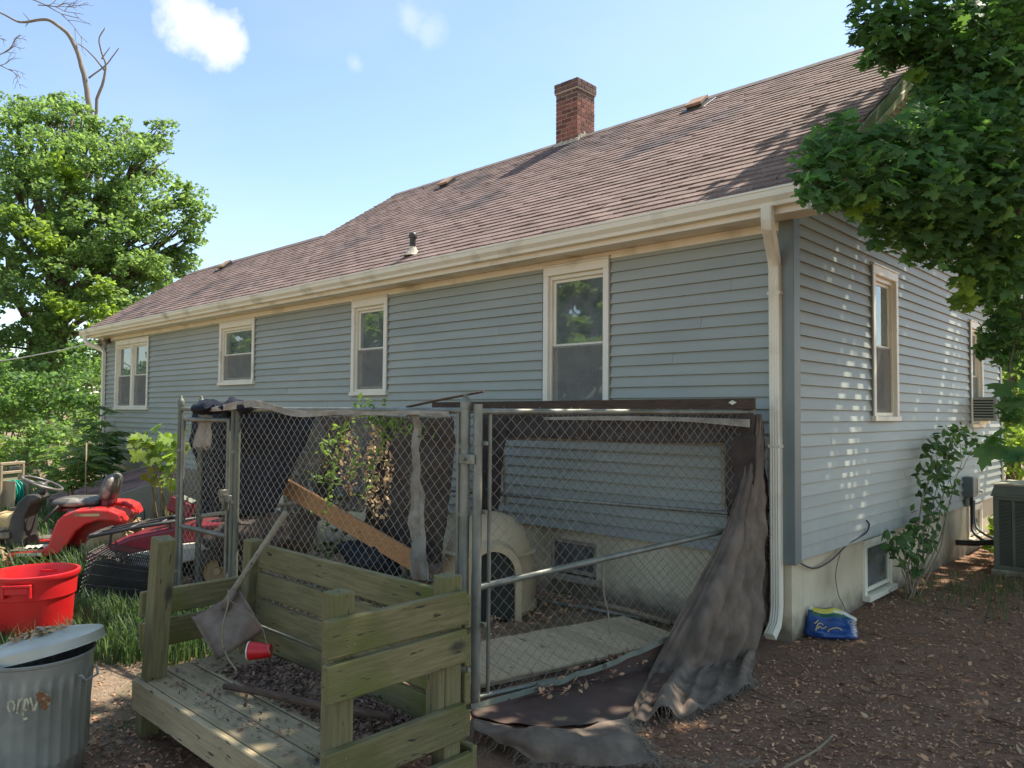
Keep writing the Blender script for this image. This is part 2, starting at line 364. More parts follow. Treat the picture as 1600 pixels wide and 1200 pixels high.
def wood(name, c1, c2, st, dirt_or_sheen=None, objr=.12, **k):
    m = mat(name, c1, c2, rough=.85, scale=7, detail=9, stretch=st, contrast=(.3, .7), bump=.5, bscale=22, bdist=.006, objr=objr, dirt_or_sheen=dirt_or_sheen, dscale=k.pop('dscale', 2.2), dcut=k.pop('dcut', (.5, .68)), **k)
    t = m.node_tree; L = t.links.new; b = t.nodes['Principled BSDF']; col = b.inputs['Base Color'].links[0].from_socket
    tc = t.nodes.new('ShaderNodeTexCoord'); oi = t.nodes.new('ShaderNodeObjectInfo'); va = t.nodes.new('ShaderNodeVectorMath'); va.operation = 'MULTIPLY_ADD'
    L(oi.outputs['Random'], va.inputs[0]); va.inputs[1].default_value = (9, 5, 7); L(tc.outputs['Object'], va.inputs[2])
    def mask(stretch, scale, lo, hi, vor=False):
        mp = t.nodes.new('ShaderNodeMapping'); mp.inputs['Scale'].default_value = stretch; L(va.outputs[0], mp.inputs[0])
        n = t.nodes.new('ShaderNodeTexVoronoi' if vor else 'ShaderNodeTexNoise'); n.inputs['Scale'].default_value = scale; L(mp.outputs[0], n.inputs['Vector'])
        r = t.nodes.new('ShaderNodeMapRange'); r.inputs[1].default_value = lo; r.inputs[2].default_value = hi; L(n.outputs['Distance' if vor else 'Fac'], r.inputs[0]); return r.outputs[0]
    def dark(col, f, inv, c):
        x = t.nodes.new('ShaderNodeMix'); x.data_type = 'RGBA'; L(f, x.inputs['Factor']); a, b_ = ('B', 'A') if inv else ('A', 'B'); L(col, x.inputs[a]); x.inputs[b_].default_value = (*c, 1); return x.outputs['Result']
    dk_ = tuple(q * .32 for q in c1)
    col = dark(col, mask(tuple(min(q, 4) * .9 for q in st), 14, .67, .71), False, dk_)           # drying cracks
    col = dark(col, mask(tuple(1 if q > 2 else .45 for q in st), 4.2, .05, .13, True), True, tuple(q * .45 for q in c1))   # knots
    L(col, b.inputs['Base Color']); return m
GA, GB, GD = (.125, .113, .054), (.235, .21, .112), (.12, .13, .034)
m_wx = wood('mossy_wood_long', GA, GB, (.7, 9, 9), GD)
m_wy = wood('mossy_wood_across', GA, GB, (9, .7, 9), GD)
m_wz = wood('mossy_wood_upright', (.11, .1, .05), (.205, .185, .1), (9, 9, .7), GD)
m_deck = wood('deck_wood', (.25, .21, .14), (.41, .35, .245), (.6, 9, 9), (.22, .195, .11))
m_beam = wood('dark_timber', (.055, .035, .026), (.11, .072, .052), (.5, 9, 9))
m_plank = wood('orange_lumber', (.3, .15, .07), (.42, .23, .11), (.5, 8, 8))
m_pallet = wood('pale_lumber', (.42, .34, .24), (.56, .47, .36), (.5, 8, 8))
m_paleframe = wood('grey_lumber', (.28, .26, .23), (.38, .35, .31), (.5, 8, 8))
m_bulk = wood('bulkhead_paint', (.2, .12, .125), (.3, .2, .205), (3, 3, 3), (.13, .09, .09))
m_stick = wood('dry_stick', (.2, .165, .12), (.3, .26, .2), (6, 6, 6))
m_bark = mat('bark', (.07, .055, .042), (.14, .115, .09), rough=.95, scale=5, stretch=(1, 1, .25), bump=.9, bscale=14, bdist=.03)
m_deadbark = mat('dead_bark', (.19, .165, .15), (.28, .25, .23), rough=.95, scale=4, stretch=(1, 1, .3), bump=.6, bscale=12, bdist=.03)
m_plred = mat('red_plastic', (.55, .012, .018), (.62, .018, .024), rough=.42, scale=4, bump=.1, dirt_or_sheen=(.36, .035, .03), dscale=4, dcut=(.52, .75), mud=((.1, .04, .03), .05, .2), rvar=.15)
m_redpaint = mat('red_paint', (.62, .02, .02), (.68, .03, .03), rough=.4, scale=3, bump=.06, coat=.15, dirt_or_sheen=(.34, .09, .07), dscale=7, dcut=(.5, .72), rvar=.15)
m_darkred = mat('dark_red_plastic', (.17, .012, .025), (.22, .02, .035), rough=.35, scale=3, bump=.04, dirt_or_sheen=(.15, .07, .07), dscale=5, dcut=(.55, .8))
m_black = mat('black_plastic', (.028, .028, .03), (.045, .045, .045), rough=.5, scale=6, bump=.08, dirt_or_sheen=(.1, .09, .08), dscale=4, dcut=(.5, .75))
m_vinylseat = mat('seat_vinyl', (.075, .072, .075), (.11, .108, .11), rough=.4, scale=4, bump=.15, dirt_or_sheen=(.36, .35, .34), dscale=5, dcut=(.54, .66))  # grime patches lightened to paint the bright sheen of the seat top
m_rubber = mat('tyre_rubber', (.05, .046, .042), (.09, .082, .07), rough=.85, scale=6, bump=.2)
m_tan = mat('dusty_tyre', (.25, .2, .14), (.36, .29, .2), rough=.9, scale=6, bump=.2)
m_tank = mat('aged_tank_plastic', (.55, .4, .2), (.66, .53, .32), rough=.45, scale=2, bump=.03, dirt_or_sheen=(.28, .17, .07), dscale=6, dcut=(.5, .7))
m_steel = mat('grimy_steel', (.12, .115, .105), (.25, .235, .21), rough=.5, scale=9, bump=.2, metal=.4)
m_greyplast = mat('grey_plastic', (.5, .52, .53), (.58, .6, .6), rough=.45, scale=3, bump=.03)
m_white = mat('white_plastic', (.7, .69, .64), (.76, .75, .7), rough=.4, scale=3, bump=.03, dirt_or_sheen=(.45, .42, .35), dscale=4, dcut=(.55, .8))
m_canmetal = mat('galvanised_can', (.25, .265, .27), (.37, .385, .385), rough=.5, scale=4, stretch=(1, 1, .5), bump=.08, metal=.35, dirt_or_sheen=(.15, .16, .15), dscale=3, dcut=(.45, .75), rvar=.12, mud=((.12, .105, .085), .0, .12))
m_lid = mat('galvanised_lid', (.4, .43, .42), (.52, .55, .54), rough=.45, scale=4, bump=.06, metal=.35, dirt_or_sheen=(.3, .3, .27), dscale=4, dcut=(.5, .75))
m_igloo = mat('beige_doghouse', (.46, .37, .26), (.53, .44, .32), rough=.6, scale=5, bump=.1, dirt_or_sheen=(.3, .23, .16), dscale=2.5, dcut=(.5, .8))
m_cloth = screenmat('shade_cloth', (.13, .103, .09), .985, c2=(.23, .185, .16), transl=.08, stretch=(1.3, 1.3, .6))
m_thin = screenmat('thin_grey_net', (.085, .075, .07), .62, thresh=.6, scale=20, transl=.2)
m_clothgrey = screenmat('worn_shade_cloth', (.05, .038, .034), .94, thresh=.67, scale=28, c2=(.085, .066, .06), transl=.1)
m_strip = mat('torn_grey_strip', (.24, .22, .2), (.38, .355, .33), rough=.9, scale=12, bump=.3, bscale=60)
m_navy = mat('navy_tarp', (.008, .011, .022), (.016, .02, .036), rough=.7, scale=6, bump=.3, bscale=60, spec=.25)
m_canvas = mat('maroon_canvas', (.085, .05, .043), (.125, .08, .07), rough=.75, scale=5, bump=.25, bscale=40, dirt_or_sheen=(.07, .065, .06), dscale=2.5)
m_hem = mat('green_hem', (.13, .15, .13), (.19, .21, .185), rough=.7, scale=8, bump=.2)
m_fray = mat('frayed_thread', (.2, .175, .15), (.32, .285, .25), rough=.9, scale=12, bump=0, isl=.3)
m_teal = mat('teal_hose', (.01, .3, .27), (.015, .38, .34), rough=.4, scale=6, bump=0)
m_reel = mat('hose_reel_resin', (.26, .22, .17), (.34, .29, .23), rough=.6, scale=5, bump=.08)
m_acmetal = mat('ac_cabinet', (.1, .11, .095), (.14, .15, .13), rough=.5, scale=4, bump=.05)
m_actop = mat('ac_top', (.34, .32, .25), (.42, .4, .32), rough=.6, scale=4, bump=.05)
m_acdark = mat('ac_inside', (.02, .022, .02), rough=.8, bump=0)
m_grey = mat('grey_box', (.26, .3, .31), (.32, .36, .37), rough=.45, scale=4, bump=.04)
m_cable = mat('black_cable', (.02, .02, .02), (.035, .035, .035), rough=.5, bump=0)
m_bagblue = mat('blue_bag', (.012, .045, .2), (.02, .075, .3), rough=.3, scale=9, bump=.35, bscale=18, bdist=.01)
m_bagyel = mat('yellow_bag_print', (.55, .5, .06), (.65, .6, .12), rough=.35, bump=.2)
m_bagwhite = mat('white_bag_print', (.6, .62, .62), (.7, .7, .7), rough=.35, bump=.2)
m_baggreen = mat('green_bag_print', (.015, .09, .06), (.02, .12, .08), rough=.35, bump=.2)
m_bagtan = mat('tan_bag_print', (.5, .4, .2), (.6, .5, .3), rough=.35, bump=.2)
m_shovel = mat('rusty_plate', (.16, .12, .1), (.25, .205, .18), rough=.65, scale=14, bump=.25, bscale=60, bdist=.004, metal=.25, dirt_or_sheen=(.2, .11, .075), dscale=3.5, dcut=(.48, .7))
m_soil = mat('soil', (.15, .105, .072), (.3, .22, .155), rough=1, scale=9, bump=.9, bscale=40, bdist=.03)
m_litter = mat('leaf_litter', (.3, .165, .105), (.52, .31, .205), rough=.9, scale=3, bump=0, isl=.6, transl=.08)
m_litterl = mat('pale_dry_leaf', (.3, .2, .12), (.46, .34, .22), rough=.85, scale=5, bump=0, isl=.4, transl=.15)
m_heap = mat('rotting_leaf', (.11, .072, .058), (.22, .15, .12), rough=.95, scale=3, bump=0, isl=.6)
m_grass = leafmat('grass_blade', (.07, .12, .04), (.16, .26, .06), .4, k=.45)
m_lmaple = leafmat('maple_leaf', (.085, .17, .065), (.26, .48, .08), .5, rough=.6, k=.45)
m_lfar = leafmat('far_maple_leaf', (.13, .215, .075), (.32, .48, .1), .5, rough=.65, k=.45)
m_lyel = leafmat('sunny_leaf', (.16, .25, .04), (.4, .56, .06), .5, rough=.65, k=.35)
m_ldark = leafmat('dark_leaf', (.1, .185, .065), (.26, .44, .08), .48, rough=.65, k=.4)
m_lshrub = leafmat('shrub_leaf', (.06, .115, .035), (.16, .3, .05), .4, rough=.7, k=.4)
m_lvine = leafmat('vine_leaf', (.13, .22, .04), (.3, .45, .06), .45, k=.35)
m_stem = mat('green_stem', (.12, .12, .05), (.2, .17, .08), rough=.8, bump=0)

# ground: brown mulch under the trees, thin grass and dirt to the left
def groundmat():
    m, t, b = nodes('yard_ground'); L = t.links.new
    tc = t.nodes.new('ShaderNodeTexCoord')
    def noise(s, d=8, r=.6):
        n = t.nodes.new('ShaderNodeTexNoise'); n.inputs['Scale'].default_value = s; n.inputs['Detail'].default_value = d; n.inputs['Roughness'].default_value = r; L(tc.outputs['Object'], n.inputs['Vector']); return n.outputs['Fac']
    def mix(f, a, c):
        x = t.nodes.new('ShaderNodeMix'); x.data_type = 'RGBA'; L(f, x.inputs['Factor'])
        for k, q in (('A', a), ('B', c)):
            if isinstance(q, tuple): x.inputs[k].default_value = (*q, 1)
            else: L(q, x.inputs[k])
        return x.outputs['Result']
    def rng_(f, a, c):
        r = t.nodes.new('ShaderNodeMapRange'); r.inputs[1].default_value = a; r.inputs[2].default_value = c; L(f, r.inputs[0]); return r.outputs[0]
    mulch = mix(rng_(noise(28), .3, .7), (.185, .1, .056), (.39, .22, .13))
    mulch = mix(rng_(noise(2.2), .42, .68), mulch, (.29, .178, .11))
    dirt_or_sheen = mix(rng_(noise(18), .3, .7), (.24, .17, .11), (.37, .27, .18))
    green = mix(rng_(noise(9), .35, .65), (.05, .075, .025), (.1, .13, .045))
    left = mix(rng_(noise(1.1), .5, .62), dirt_or_sheen, green)
    sx = t.nodes.new('ShaderNodeSeparateXYZ'); L(tc.outputs['Object'], sx.inputs[0])
    ad = t.nodes.new('ShaderNodeMath'); ad.operation = 'MULTIPLY_ADD'; L(noise(.8), ad.inputs[0]); ad.inputs[1].default_value = 2.2; L(sx.outputs['X'], ad.inputs[2])
    f = rng_(ad.outputs[0], -1.2, .2)
    L(mix(f, left, mulch), b.inputs['Base Color']); setp(b, 'Roughness', 1); setp(b, 'Specular IOR Level', .2)
    bp = t.nodes.new('ShaderNodeBump'); bp.inputs['Strength'].default_value = .9; bp.inputs['Distance'].default_value = .03; L(noise(45, 10, .7), bp.inputs['Height']); L(bp.outputs[0], b.inputs['Normal'])
    return m
m_ground = groundmat()
# ------------------------------------------------------------------ ground
def gh(x, y):
    """ground height"""
    d = math.hypot(x, y + 2)
    k = 1 / (1 + (d / 25) ** 2)
    z = (.022 * noise3((x, y, 0), .9) + .012 * noise3((x, y, 1), 3.1)) * k - .012
    if d > 30: z += -.004 * (d - 30)
    return z
def gaxis(lo, hi, c0, c1, fine):
    a = list(np.arange(c0, c1 + 1e-6, fine)); s = fine
    while a[-1] < hi: s *= 1.35; a.append(min(hi, a[-1] + s))
    s = fine; b = []
    x = c0
    while x > lo: s *= 1.35; x = max(lo, x - s); b.append(x)
    return b[::-1] + a
gx, gy = gaxis(-600, 600, -9, 6, .12), gaxis(-600, 600, -6, 7, .12)
V = np.array([(x, y, gh(x, y)) for y in gy for x in gx]); nx = len(gx)
ii, jj = np.meshgrid(np.arange(nx - 1), np.arange(len(gy) - 1)); b0 = (jj * nx + ii).ravel()
ground = struct(link('ground', fastmesh('ground', V, np.stack([b0, b0 + 1, b0 + 1 + nx, b0 + nx], 1), True), m_ground))

# ------------------------------------------------------------------ house
HX0, HXM, HD = -14.7, -9.5, 7.1          # left corner, step in the roof, depth
EZ, EY, SL = 3.37, -.3, .683             # eave line of the roof plane and its slope
house = thing('house', 'long single-storey house with blue-grey vinyl siding and brown shingle roof', 'house')
LP = lambda u, o, z: (u, -o, z)          # long wall: u = x, o = outwards
EP = lambda u, o, z: (o, u, z)           # end wall: u = y
z_s, CH = .597, .0957                    # first siding course, exposure

wins_long = [(-14.0, -12.32, 1.70, 3.09, 'double'), (-9.42, -8.28, 2.10, 3.11, 'blind'), (-5.74, -5.0, 1.90, 3.12, 'plain'), (-2.48, -1.69, 1.62, 3.14, 'curtain')]
wins_end = [(1.70, 2.42, 1.65, 3.12, 'dark'), (5.30, 5.94, 1.56, 2.93, 'dark')]
base_long = [(-13.75, -13.1, .2, .52), (-2.44, -1.80, .12, .545)]
base_end = [(1.54, 2.27, .035, .575), (5.25, 5.95, .12, .57)]

def wallmesh(P, u0, u1, z0, z1, holes, o0, o1):
    mb = MB(); us = sorted({u0, u1, *[h[0] for h in holes], *[h[1] for h in holes]})
    for a, b in zip(us[:-1], us[1:]):
        c = (a + b) / 2; zz = [z0]
        for h in sorted(holes, key=lambda h: h[2]):
            if h[0] < c < h[1]: zz += [h[2], h[3]]
        zz.append(z1)
        for k in range(0, len(zz), 2):
            if zz[k + 1] - zz[k] < 1e-4: continue
            pts = [P(u, o, z) for z in (zz[k], zz[k + 1]) for o in (o0, o1) for u in (a, b)]
            mb.add(pts, [(0, 2, 3, 1), (4, 5, 7, 6), (0, 1, 5, 4), (2, 6, 7, 3), (0, 4, 6, 2), (1, 3, 7, 5)])
    return mb
inset = lambda w, k=.05: (w[0] + k, w[1] - k, w[2] + k, w[3] - k)
foundation = wallmesh(LP, HX0 + .02, -.02, -.3, .62, base_long, -.22, -.02).build('foundation', m_found, house)
wallmesh(EP, .225, HD - .02, -.3, .62, base_end, -.22, -.02).build('foundation', m_found, house)
MB().box(HX0 + .02, HX0 + .2, .225, 3.8, -.3, .62).box(-9.6, -9.4, 3.8, HD, -.3, .62).box(-9.39, -.23, HD - .2, HD - .02, -.3, .62).build('foundation', m_found, house)
wall_long = wallmesh(LP, HX0, 0, .63, 3.3, [inset(w) for w in wins_long], -.16, 0).build('back_wall', m_corner, house)
we = wallmesh(EP, .161, HD, .63, 3.44, [inset(w) for w in wins_end], -.16, 0)
we.add([(0, .2, 3.44), (0, HD - .2, 3.44), (0, HD / 2, 5.75), (-.16, .2, 3.44), (-.16, HD - .2, 3.44), (-.16, HD / 2, 5.75)], [(0, 1, 2), (3, 5, 4), (0, 3, 4, 1), (1, 4, 5, 2), (2, 5, 3, 0)])
wall_end = we.build('end_wall', m_corner, house)
MB().box(HX0, HX0 + .16, .161, 3.8, .63, 3.3).box(HX0 + .161, HXM, 3.64, 3.8, .63, 3.3).box(HXM, -.161, HD - .16, HD, .63, 3.4).box(HXM, HXM + .16, 3.81, HD - .161, .63, 3.4).build('rear_wall', m_siding, house)
# gable wall above the lower wing and left gable
gb = MB(); gb.add([(HXM, .1, 3.3), (HXM, 7.0, 3.3), (HXM, 3.55, 5.8), (HXM + .1, .1, 3.3), (HXM + .1, 7.0, 3.3), (HXM + .1, 3.55, 5.8)], [(0, 2, 1), (3, 4, 5), (0, 3, 5, 2), (2, 5, 4, 1)])
gb.add([(HX0, .05, 3.3), (HX0, 3.75, 3.3), (HX0, 1.9, 4.7), (HX0 + .1, .05, 3.3), (HX0 + .1, 3.75, 3.3), (HX0 + .1, 1.9, 4.7)], [(0, 2, 1), (3, 4, 5), (0, 3, 5, 2), (2, 5, 4, 1)]); gb.build('gable_wall', m_siding, house)

# --- siding boards, one by one, lapped
def boards(P, parent, u0, u1, ztop, wins, joint, roof=None):
    rs = random.Random(11); i = 0
    while True:
        za = z_s + i * CH; zb = za + CH
        if za > ztop - .02: break
        off = lambda z: .027 - .021 * (z - za) / CH
        segs = []
        cuts = [w for w in wins if w[2] < zb - 1e-4 and w[3] > za + 1e-4]
        a = u0
        for w_ in sorted(cuts):
            segs.append((a, w_[0] - .004, za, zb)); a = w_[1] + .004
            if w_[2] > za + .012: segs.append((w_[0] - .004, w_[1] + .004, za, w_[2] - .003))
            if w_[3] < zb - .012: segs.append((w_[0] - .004, w_[1] + .004, w_[3] + .003, zb))
        segs.append((a, u1, za, zb))
        js = [u0 + ((i * joint[0]) % joint[1]) + k * joint[1] for k in range(-1, 8)]
        for (a, b, c, d) in segs:
            cutp = [a] + [j for j in js if a + .4 < j < b - .4] + [b]
            for p, q in zip(cutp[:-1], cutp[1:]):
                if q - p < .02: continue
                p2 = p + .0012; q2 = q - .0012; dz = rs.uniform(-.0006, .0006); do = rs.uniform(-.001, .001)
                pt, qt = p2, q2
                if roof:
                    l0 = roof(c); l1 = roof(min(d, ztop))
                    if l0 >= HD / 2 - .05: continue
                    p2 = max(p2, l0); q2 = min(q2, HD - l0); pt = max(p + .0012, l1); qt = min(q - .0012, HD - l1)
                    if pt >= qt: pt = qt = (p2 + q2) / 2
                    if q2 - p2 < .04: continue
                d_ = min(d, ztop)
                mb = MB(); V = []; nsg = max(1, int((q2 - p2) / .5))
                for g_ in range(nsg + 1):
                    f_ = g_ / nsg; ub, ut = p2 + (q2 - p2) * f_, pt + (qt - pt) * f_
                    wv = .0022 * noise3((ub * 1.3, za * 9, 0), 1, 2); wz = .0016 * noise3((ub * .8, za * 7, 3), 1, 4)
                    V += [P(ub, .0015, c + dz + wz), P(ub, off(c) + do + wv, c + dz + wz), P(ub, off(c) + do + wv - .0008, c + dz + wz + .007), P(ut, off(d) + do + wv * .3, d_ - .001), P(ut, .0015, d_ - .001)]
                Fq = [(0, 1, 2, 3, 4), tuple(5 * nsg + k_ for k_ in (4, 3, 2, 1, 0))]
                for g_ in range(nsg):
                    for k_ in range(5): Fq.append((5 * g_ + k_, 5 * g_ + 5 + k_, 5 * g_ + 5 + (k_ + 1) % 5, 5 * g_ + (k_ + 1) % 5))
                mb.add(V, Fq)
                mb.build('siding_board', m_siding, parent)
        i += 1
boards(LP, wall_long, HX0 + .03, -.085, 3.19, wins_long, (1.31, 3.66))
def rooflim(z):   # y where the underside of the rake meets height z
    return max(.085, (z + .17 - EZ) / SL + EY + .02)
boards(EP, wall_end, .085, HD - .03, 5.7, wins_end, (1.17, 3.3), rooflim)
# corner posts
def cpost(name, x, y, sx):
    mb = MB(); t = .032
    mb.bbox(x - .086 * sx if sx > 0 else x - t, x + t if sx > 0 else x + .086, y - t, y + .001, .575, 3.24, .004)
    mb.bbox(x + .001 if sx > 0 else x - t, x + t - .0008 if sx > 0 else x - .001, y - t + .0008, y + .086, .577, 3.24, .004)
    return mb.build(name, m_corner, house)
cpost('corner_post', 0, 0, 1); cpost('corner_post', HX0, 0, -1)
MB().bbox(-.001, .032, HD - .086, HD + .032, .577, 3.3, .004).build('corner_post', m_corner, house)

# --- windows
def window(P, flip, u0, u1, z0, z1, style, name='window'):
    """casing mesh with sashes, panes, sill, screen and what hangs behind as sub-parts"""
    c = .062; hd = .1
    def B(mb, a, b, o0, o1, c_, d_, bev=.003):
        pts = [P(*q) for q in ((a, o0, c_), (b, o1, d_))]
        x = sorted((pts[0][0], pts[1][0])); y = sorted((pts[0][1], pts[1][1])); z = sorted((pts[0][2], pts[1][2]))
        mb.bbox(x[0], x[1], y[0], y[1], z[0], z[1], bev)
    mb = MB()
    B(mb, u0, u0 + c, -.06, .044, z0 + .046, z1 - hd); B(mb, u1 - c, u1, -.06, .044, z0 + .046, z1 - hd)
    B(mb, u0, u1, -.06, .045, z1 - hd + .0005, z1 - .018); B(mb, u0 - .008, u1 + .008, -.05, .054, z1 - .0175, z1)
    wn = mb.build(name, m_trim, house)
    s = MB(); B(s, u0 - .012, u1 + .012, -.06, .06, z0, z0 + .045); s.build('sill', m_trim, wn)
    j = MB(); B(j, u0 - .014, u0 - .0095, .0, .036, z0 + .05, z1 - .02, .001); B(j, u1 + .0095, u1 + .014, .0, .03, z0 + .05, z1 - .02, .001); B(j, u0 - .014, u1 + .014, .0, .03, z1 + .001, z1 + .008, .001); j.build('flashing_strip', m_corner, wn)
    units = [(u0 + c, u1 - c)]
    if style == 'double':
        mid = (u0 + u1) / 2; units = [(u0 + c, mid - .045), (mid + .045, u1 - c)]
        k = MB(); B(k, mid - .045, mid + .045, -.06, .03, z0 + .046, z1 - hd); k.build('mullion', m_trim, wn)
    za, zb = z0 + .046, z1 - hd; zm = (za + zb) / 2
    for a, b in units:
        f = MB(); t = .02
        B(f, a + .0005, a + t, -.07, .008, za, zb); B(f, b - t, b - .0005, -.07, .008, za, zb); B(f, a + t, b - t, -.07, .007, zb - .04, zb - .0005); B(f, a + t, b - t, -.07, .012, za + .0005, za + .035)
        f.build('jamb', m_vinylw, wn)
        for (c0, c1, o) in ((zm - .018, zb - .0405, -.022), (za + .0355, zm + .018, -.048)):
            sh = MB(); r = .03
            B(sh, a + t + .0005, a + t + r, o - .018, o, c0, c1); B(sh, b - t - r, b - t - .0005, o - .018, o, c0, c1)
            B(sh, a + t + r, b - t - r, o - .018, o + .001, c0, c0 + .036); B(sh, a + t + r, b - t - r, o - .018, o + .001, c1 - .03, c1)
            sh.build('sash', m_vinylw, wn)
            g = MB(); B(g, a + t + r - .004, b - t - r + .004, o - .012, o - .008, c0 + .03, c1 - .026, .0005); g.build('glass_pane', m_glass, wn)
        sc = MB(); pts = [P(a + t, -.012, za + .03), P(b - t, -.012, za + .03), P(b - t, -.012, zm), P(a + t, -.012, zm)]
        sc.add(pts, [(0, 1, 2, 3)]); sc.build('insect_screen', m_screen, wn)
        # room behind
        rm = MB(); e = .02; dp = 1.2
        pts = [P(q, o, z) for o in (-.165, -dp) for z in (za - .3, zb + .1) for q in (a - .4, b + .4)]
        rm.add(pts, [(4, 5, 7, 6), (0, 1, 5, 4), (2, 6, 7, 3), (0, 4, 6, 2), (1, 3, 7, 5)]); rm.build('room_interior', m_int, wn)
        if style in ('curtain', 'plain', 'double', 'dark'):
            def cur(lo, hi, zt, zbm):
                cb = MB(); cb.grid(lambda i, k: P(lo + (hi - lo) * i, -.22 - .025 * math.sin(i * 26) - .01 * math.sin(i * 61), zbm + (zt - zbm) * k), 40, 3)
                cb.build('curtain', m_curtain, wn, smooth=True)
            wd = b - a
            if style == 'curtain': cur(a + wd * .3, b - .02, zm - .15, za - .1)
            elif style == 'plain': cur(a, a + wd * .35, zb, za - .1)
            elif style == 'double': cur(a, a + wd * .55, zb, za - .1)
            else: cur(a + .02, a + wd * .7, zm + .1, za - .1)
        if style in ('curtain', 'blind'):
            bl = MB(); n = 3 if style == 'curtain' else 9
            for k in range(n):
                z = (zb - .2 - k * .42) if style == 'curtain' else zb - .1 - k * .085
                B(bl, a + .06, b - .03, -.26, -.235, z - (.022 if style == 'curtain' else .008), z + (.022 if style == 'curtain' else .008), .002)
            bl.build('blind', m_blind, wn)
    return wn
for q in wins_long: window(LP, 1, *q)
for q in wins_end: window(EP, 1, *q)
def basewin(P, u0, u1, z0, z1, mt=None, ms=None):
    def B(mb, a, b, o0, o1, c_, d_, bev=.002):
        p = [P(a, o0, c_), P(b, o1, d_)]; x = sorted((p[0][0], p[1][0])); y = sorted((p[0][1], p[1][1])); mb.bbox(x[0], x[1], y[0], y[1], c_, d_, bev)
    mb = MB(); t = .045
    B(mb, u0 - .01, u0 + t, -.1, .004, z0 + .05, z1); B(mb, u1 - t, u1 + .01, -.1, .004, z0 + .05, z1); B(mb, u0 + t, u1 - t, -.1, .003, z1 - t, z1 - .001)
    w_ = mb.build('basement_window', mt or m_trim, house)
    s = MB(); B(s, u0 - .02, u1 + .02, -.1, .05, z0, z0 + .05); s.build('sill', ms or m_vinylw, w_)
    f = MB(); r = .035
    B(f, u0 + t, u0 + t + r, -.03, -.005, z0 + .07, z1 - t); B(f, u1 - t - r, u1 - t, -.03, -.005, z0 + .07, z1 - t); B(f, u0 + t + r, u1 - t - r, -.03, -.006, z1 - t - r, z1 - t - .001); B(f, u0 + t + r, u1 - t - r, -.03, -.006, z0 + .07, z0 + .07 + r)
    f.build('sash', ms or m_vinylw, w_)
    g = MB(); B(g, u0 + t + r - .003, u1 - t - r + .003, -.022, -.018, z0 + .1, z1 - t - r + .003, .0004); g.build('glass_pane', m_glass, w_)
    rm = MB(); pts = [P(q, o, z) for o in (-.225, -.9) for z in (z0 - .1, z1 + .02) for q in (u0 - .2, u1 + .2)]
    rm.add(pts, [(4, 5, 7, 6), (0, 1, 5, 4), (2, 6, 7, 3), (0, 4, 6, 2), (1, 3, 7, 5)]); rm.build('room_interior', m_int, w_)
    # crumpled dark things behind the glass
    cb = MB(); cb.grid(lambda i, k: P(u0 + .1 + (u1 - u0 - .2) * i, -.16 - .05 * math.sin(i * 9 + 3 * k) - .05 * k, z0 + .08 + (z1 - z0) * .6 * k * (1 - .5 * i)), 14, 8); cb.build('curtain', m_curtain, w_, smooth=True)
for q in base_long: basewin(LP, *q, m_found, m_paleframe)
for q in base_end: basewin(EP, *q)

# --- roof
ca, sa = 1 / math.hypot(1, SL), SL / math.hypot(1, SL)
def slab(mb, x0, x1, ya, za, yb, zb, t=.1):
    n = Vector((0, -(zb - za), yb - ya)).normalized()
    if n.z < 0: n = -n
    V = []
    for x in (x0, x1):
        for (y, z) in ((ya, za), (yb, zb)): V += [(x, y, z), (x, y - n.y * t, z - n.z * t)]
    return mb.add(V, [(0, 2, 6, 4), (1, 5, 7, 3), (0, 1, 3, 2), (4, 6, 7, 5), (0, 4, 5, 1), (2, 3, 7, 6)])
RY, RZ = 3.55, EZ + SL * (3.55 - EY)     # main ridge
LY, LZ = 1.9, EZ + SL * (1.9 - EY)       # lower ridge
XR = .27                                  # rake overhang
roof = MB()
slab(roof, HXM, XR - .01, EY - .02, EZ + SL * -.02, RY, RZ); slab(roof, HXM, XR - .01, 2 * RY - EY, EZ, RY + .001, RZ - .001)
slab(roof, HX0 - .25, HXM - .001, EY - .02, EZ + SL * -.02, LY, LZ); slab(roof, HX0 - .25, HXM - .001, 2 * LY - EY, EZ, LY + .001, LZ - .001)
roof = roof.build('roof', m_ridge, house)
# shingles
EXPO, TABW = .127, .305
tabs = []
rs = random.Random(5)
def rows(x0, x1, ylen, y0=EY - .045, back=False):
    n = int(ylen / EXPO) + 1
    for j in range(n):
        s = j * EXPO; top = min(s + EXPO + .03, ylen + .01); off = (j % 2) * TABW / 2 + rs.uniform(-.02, .02); x = x1 + off
        while x > x0:
            a, b = max(x0, x - TABW), min(x1, x)
            if b - a > .03: tabs.append((a + .003, b - .003, s + rs.uniform(-.004, .004), top))
            x -= TABW
slopeM = (RY - EY + .045) / ca; slopeL = (LY - EY + .045) / ca
rows(HXM - .02, XR, slopeM); rows(HX0 - .27, HXM - .02, slopeL)
o0 = Vector((0, EY - .045, EZ + SL * -.045)); eS = Vector((0, ca, sa)); eN = Vector((0, -sa, ca))
def tabv(w_, L, lift, cl):
    # local: x width, s up the slope, n out
    return [(-w_ / 2, 0, .001), (w_ / 2, 0, .001), (-w_ / 2, 0, .012 + lift + cl), (w_ / 2, 0, .012 + lift - cl), (0, 0, .0125 + lift * .5), (-w_ / 2, L, .002), (w_ / 2, L, .002), (0, L, .002)]
TF = [(0, 1, 3, 4, 2), (2, 4, 7, 5), (4, 3, 6, 7), (0, 2, 5), (1, 6, 3)]
tabs.sort(key=lambda t: (Vector(((t[0] + t[1]) / 2, 0, 0)) + o0 + eS * t[2] - Vector(CAM)).length)
near = [t for t in tabs if t[1] - t[0] > .28][:300]; nearset = set(near)
variants = []
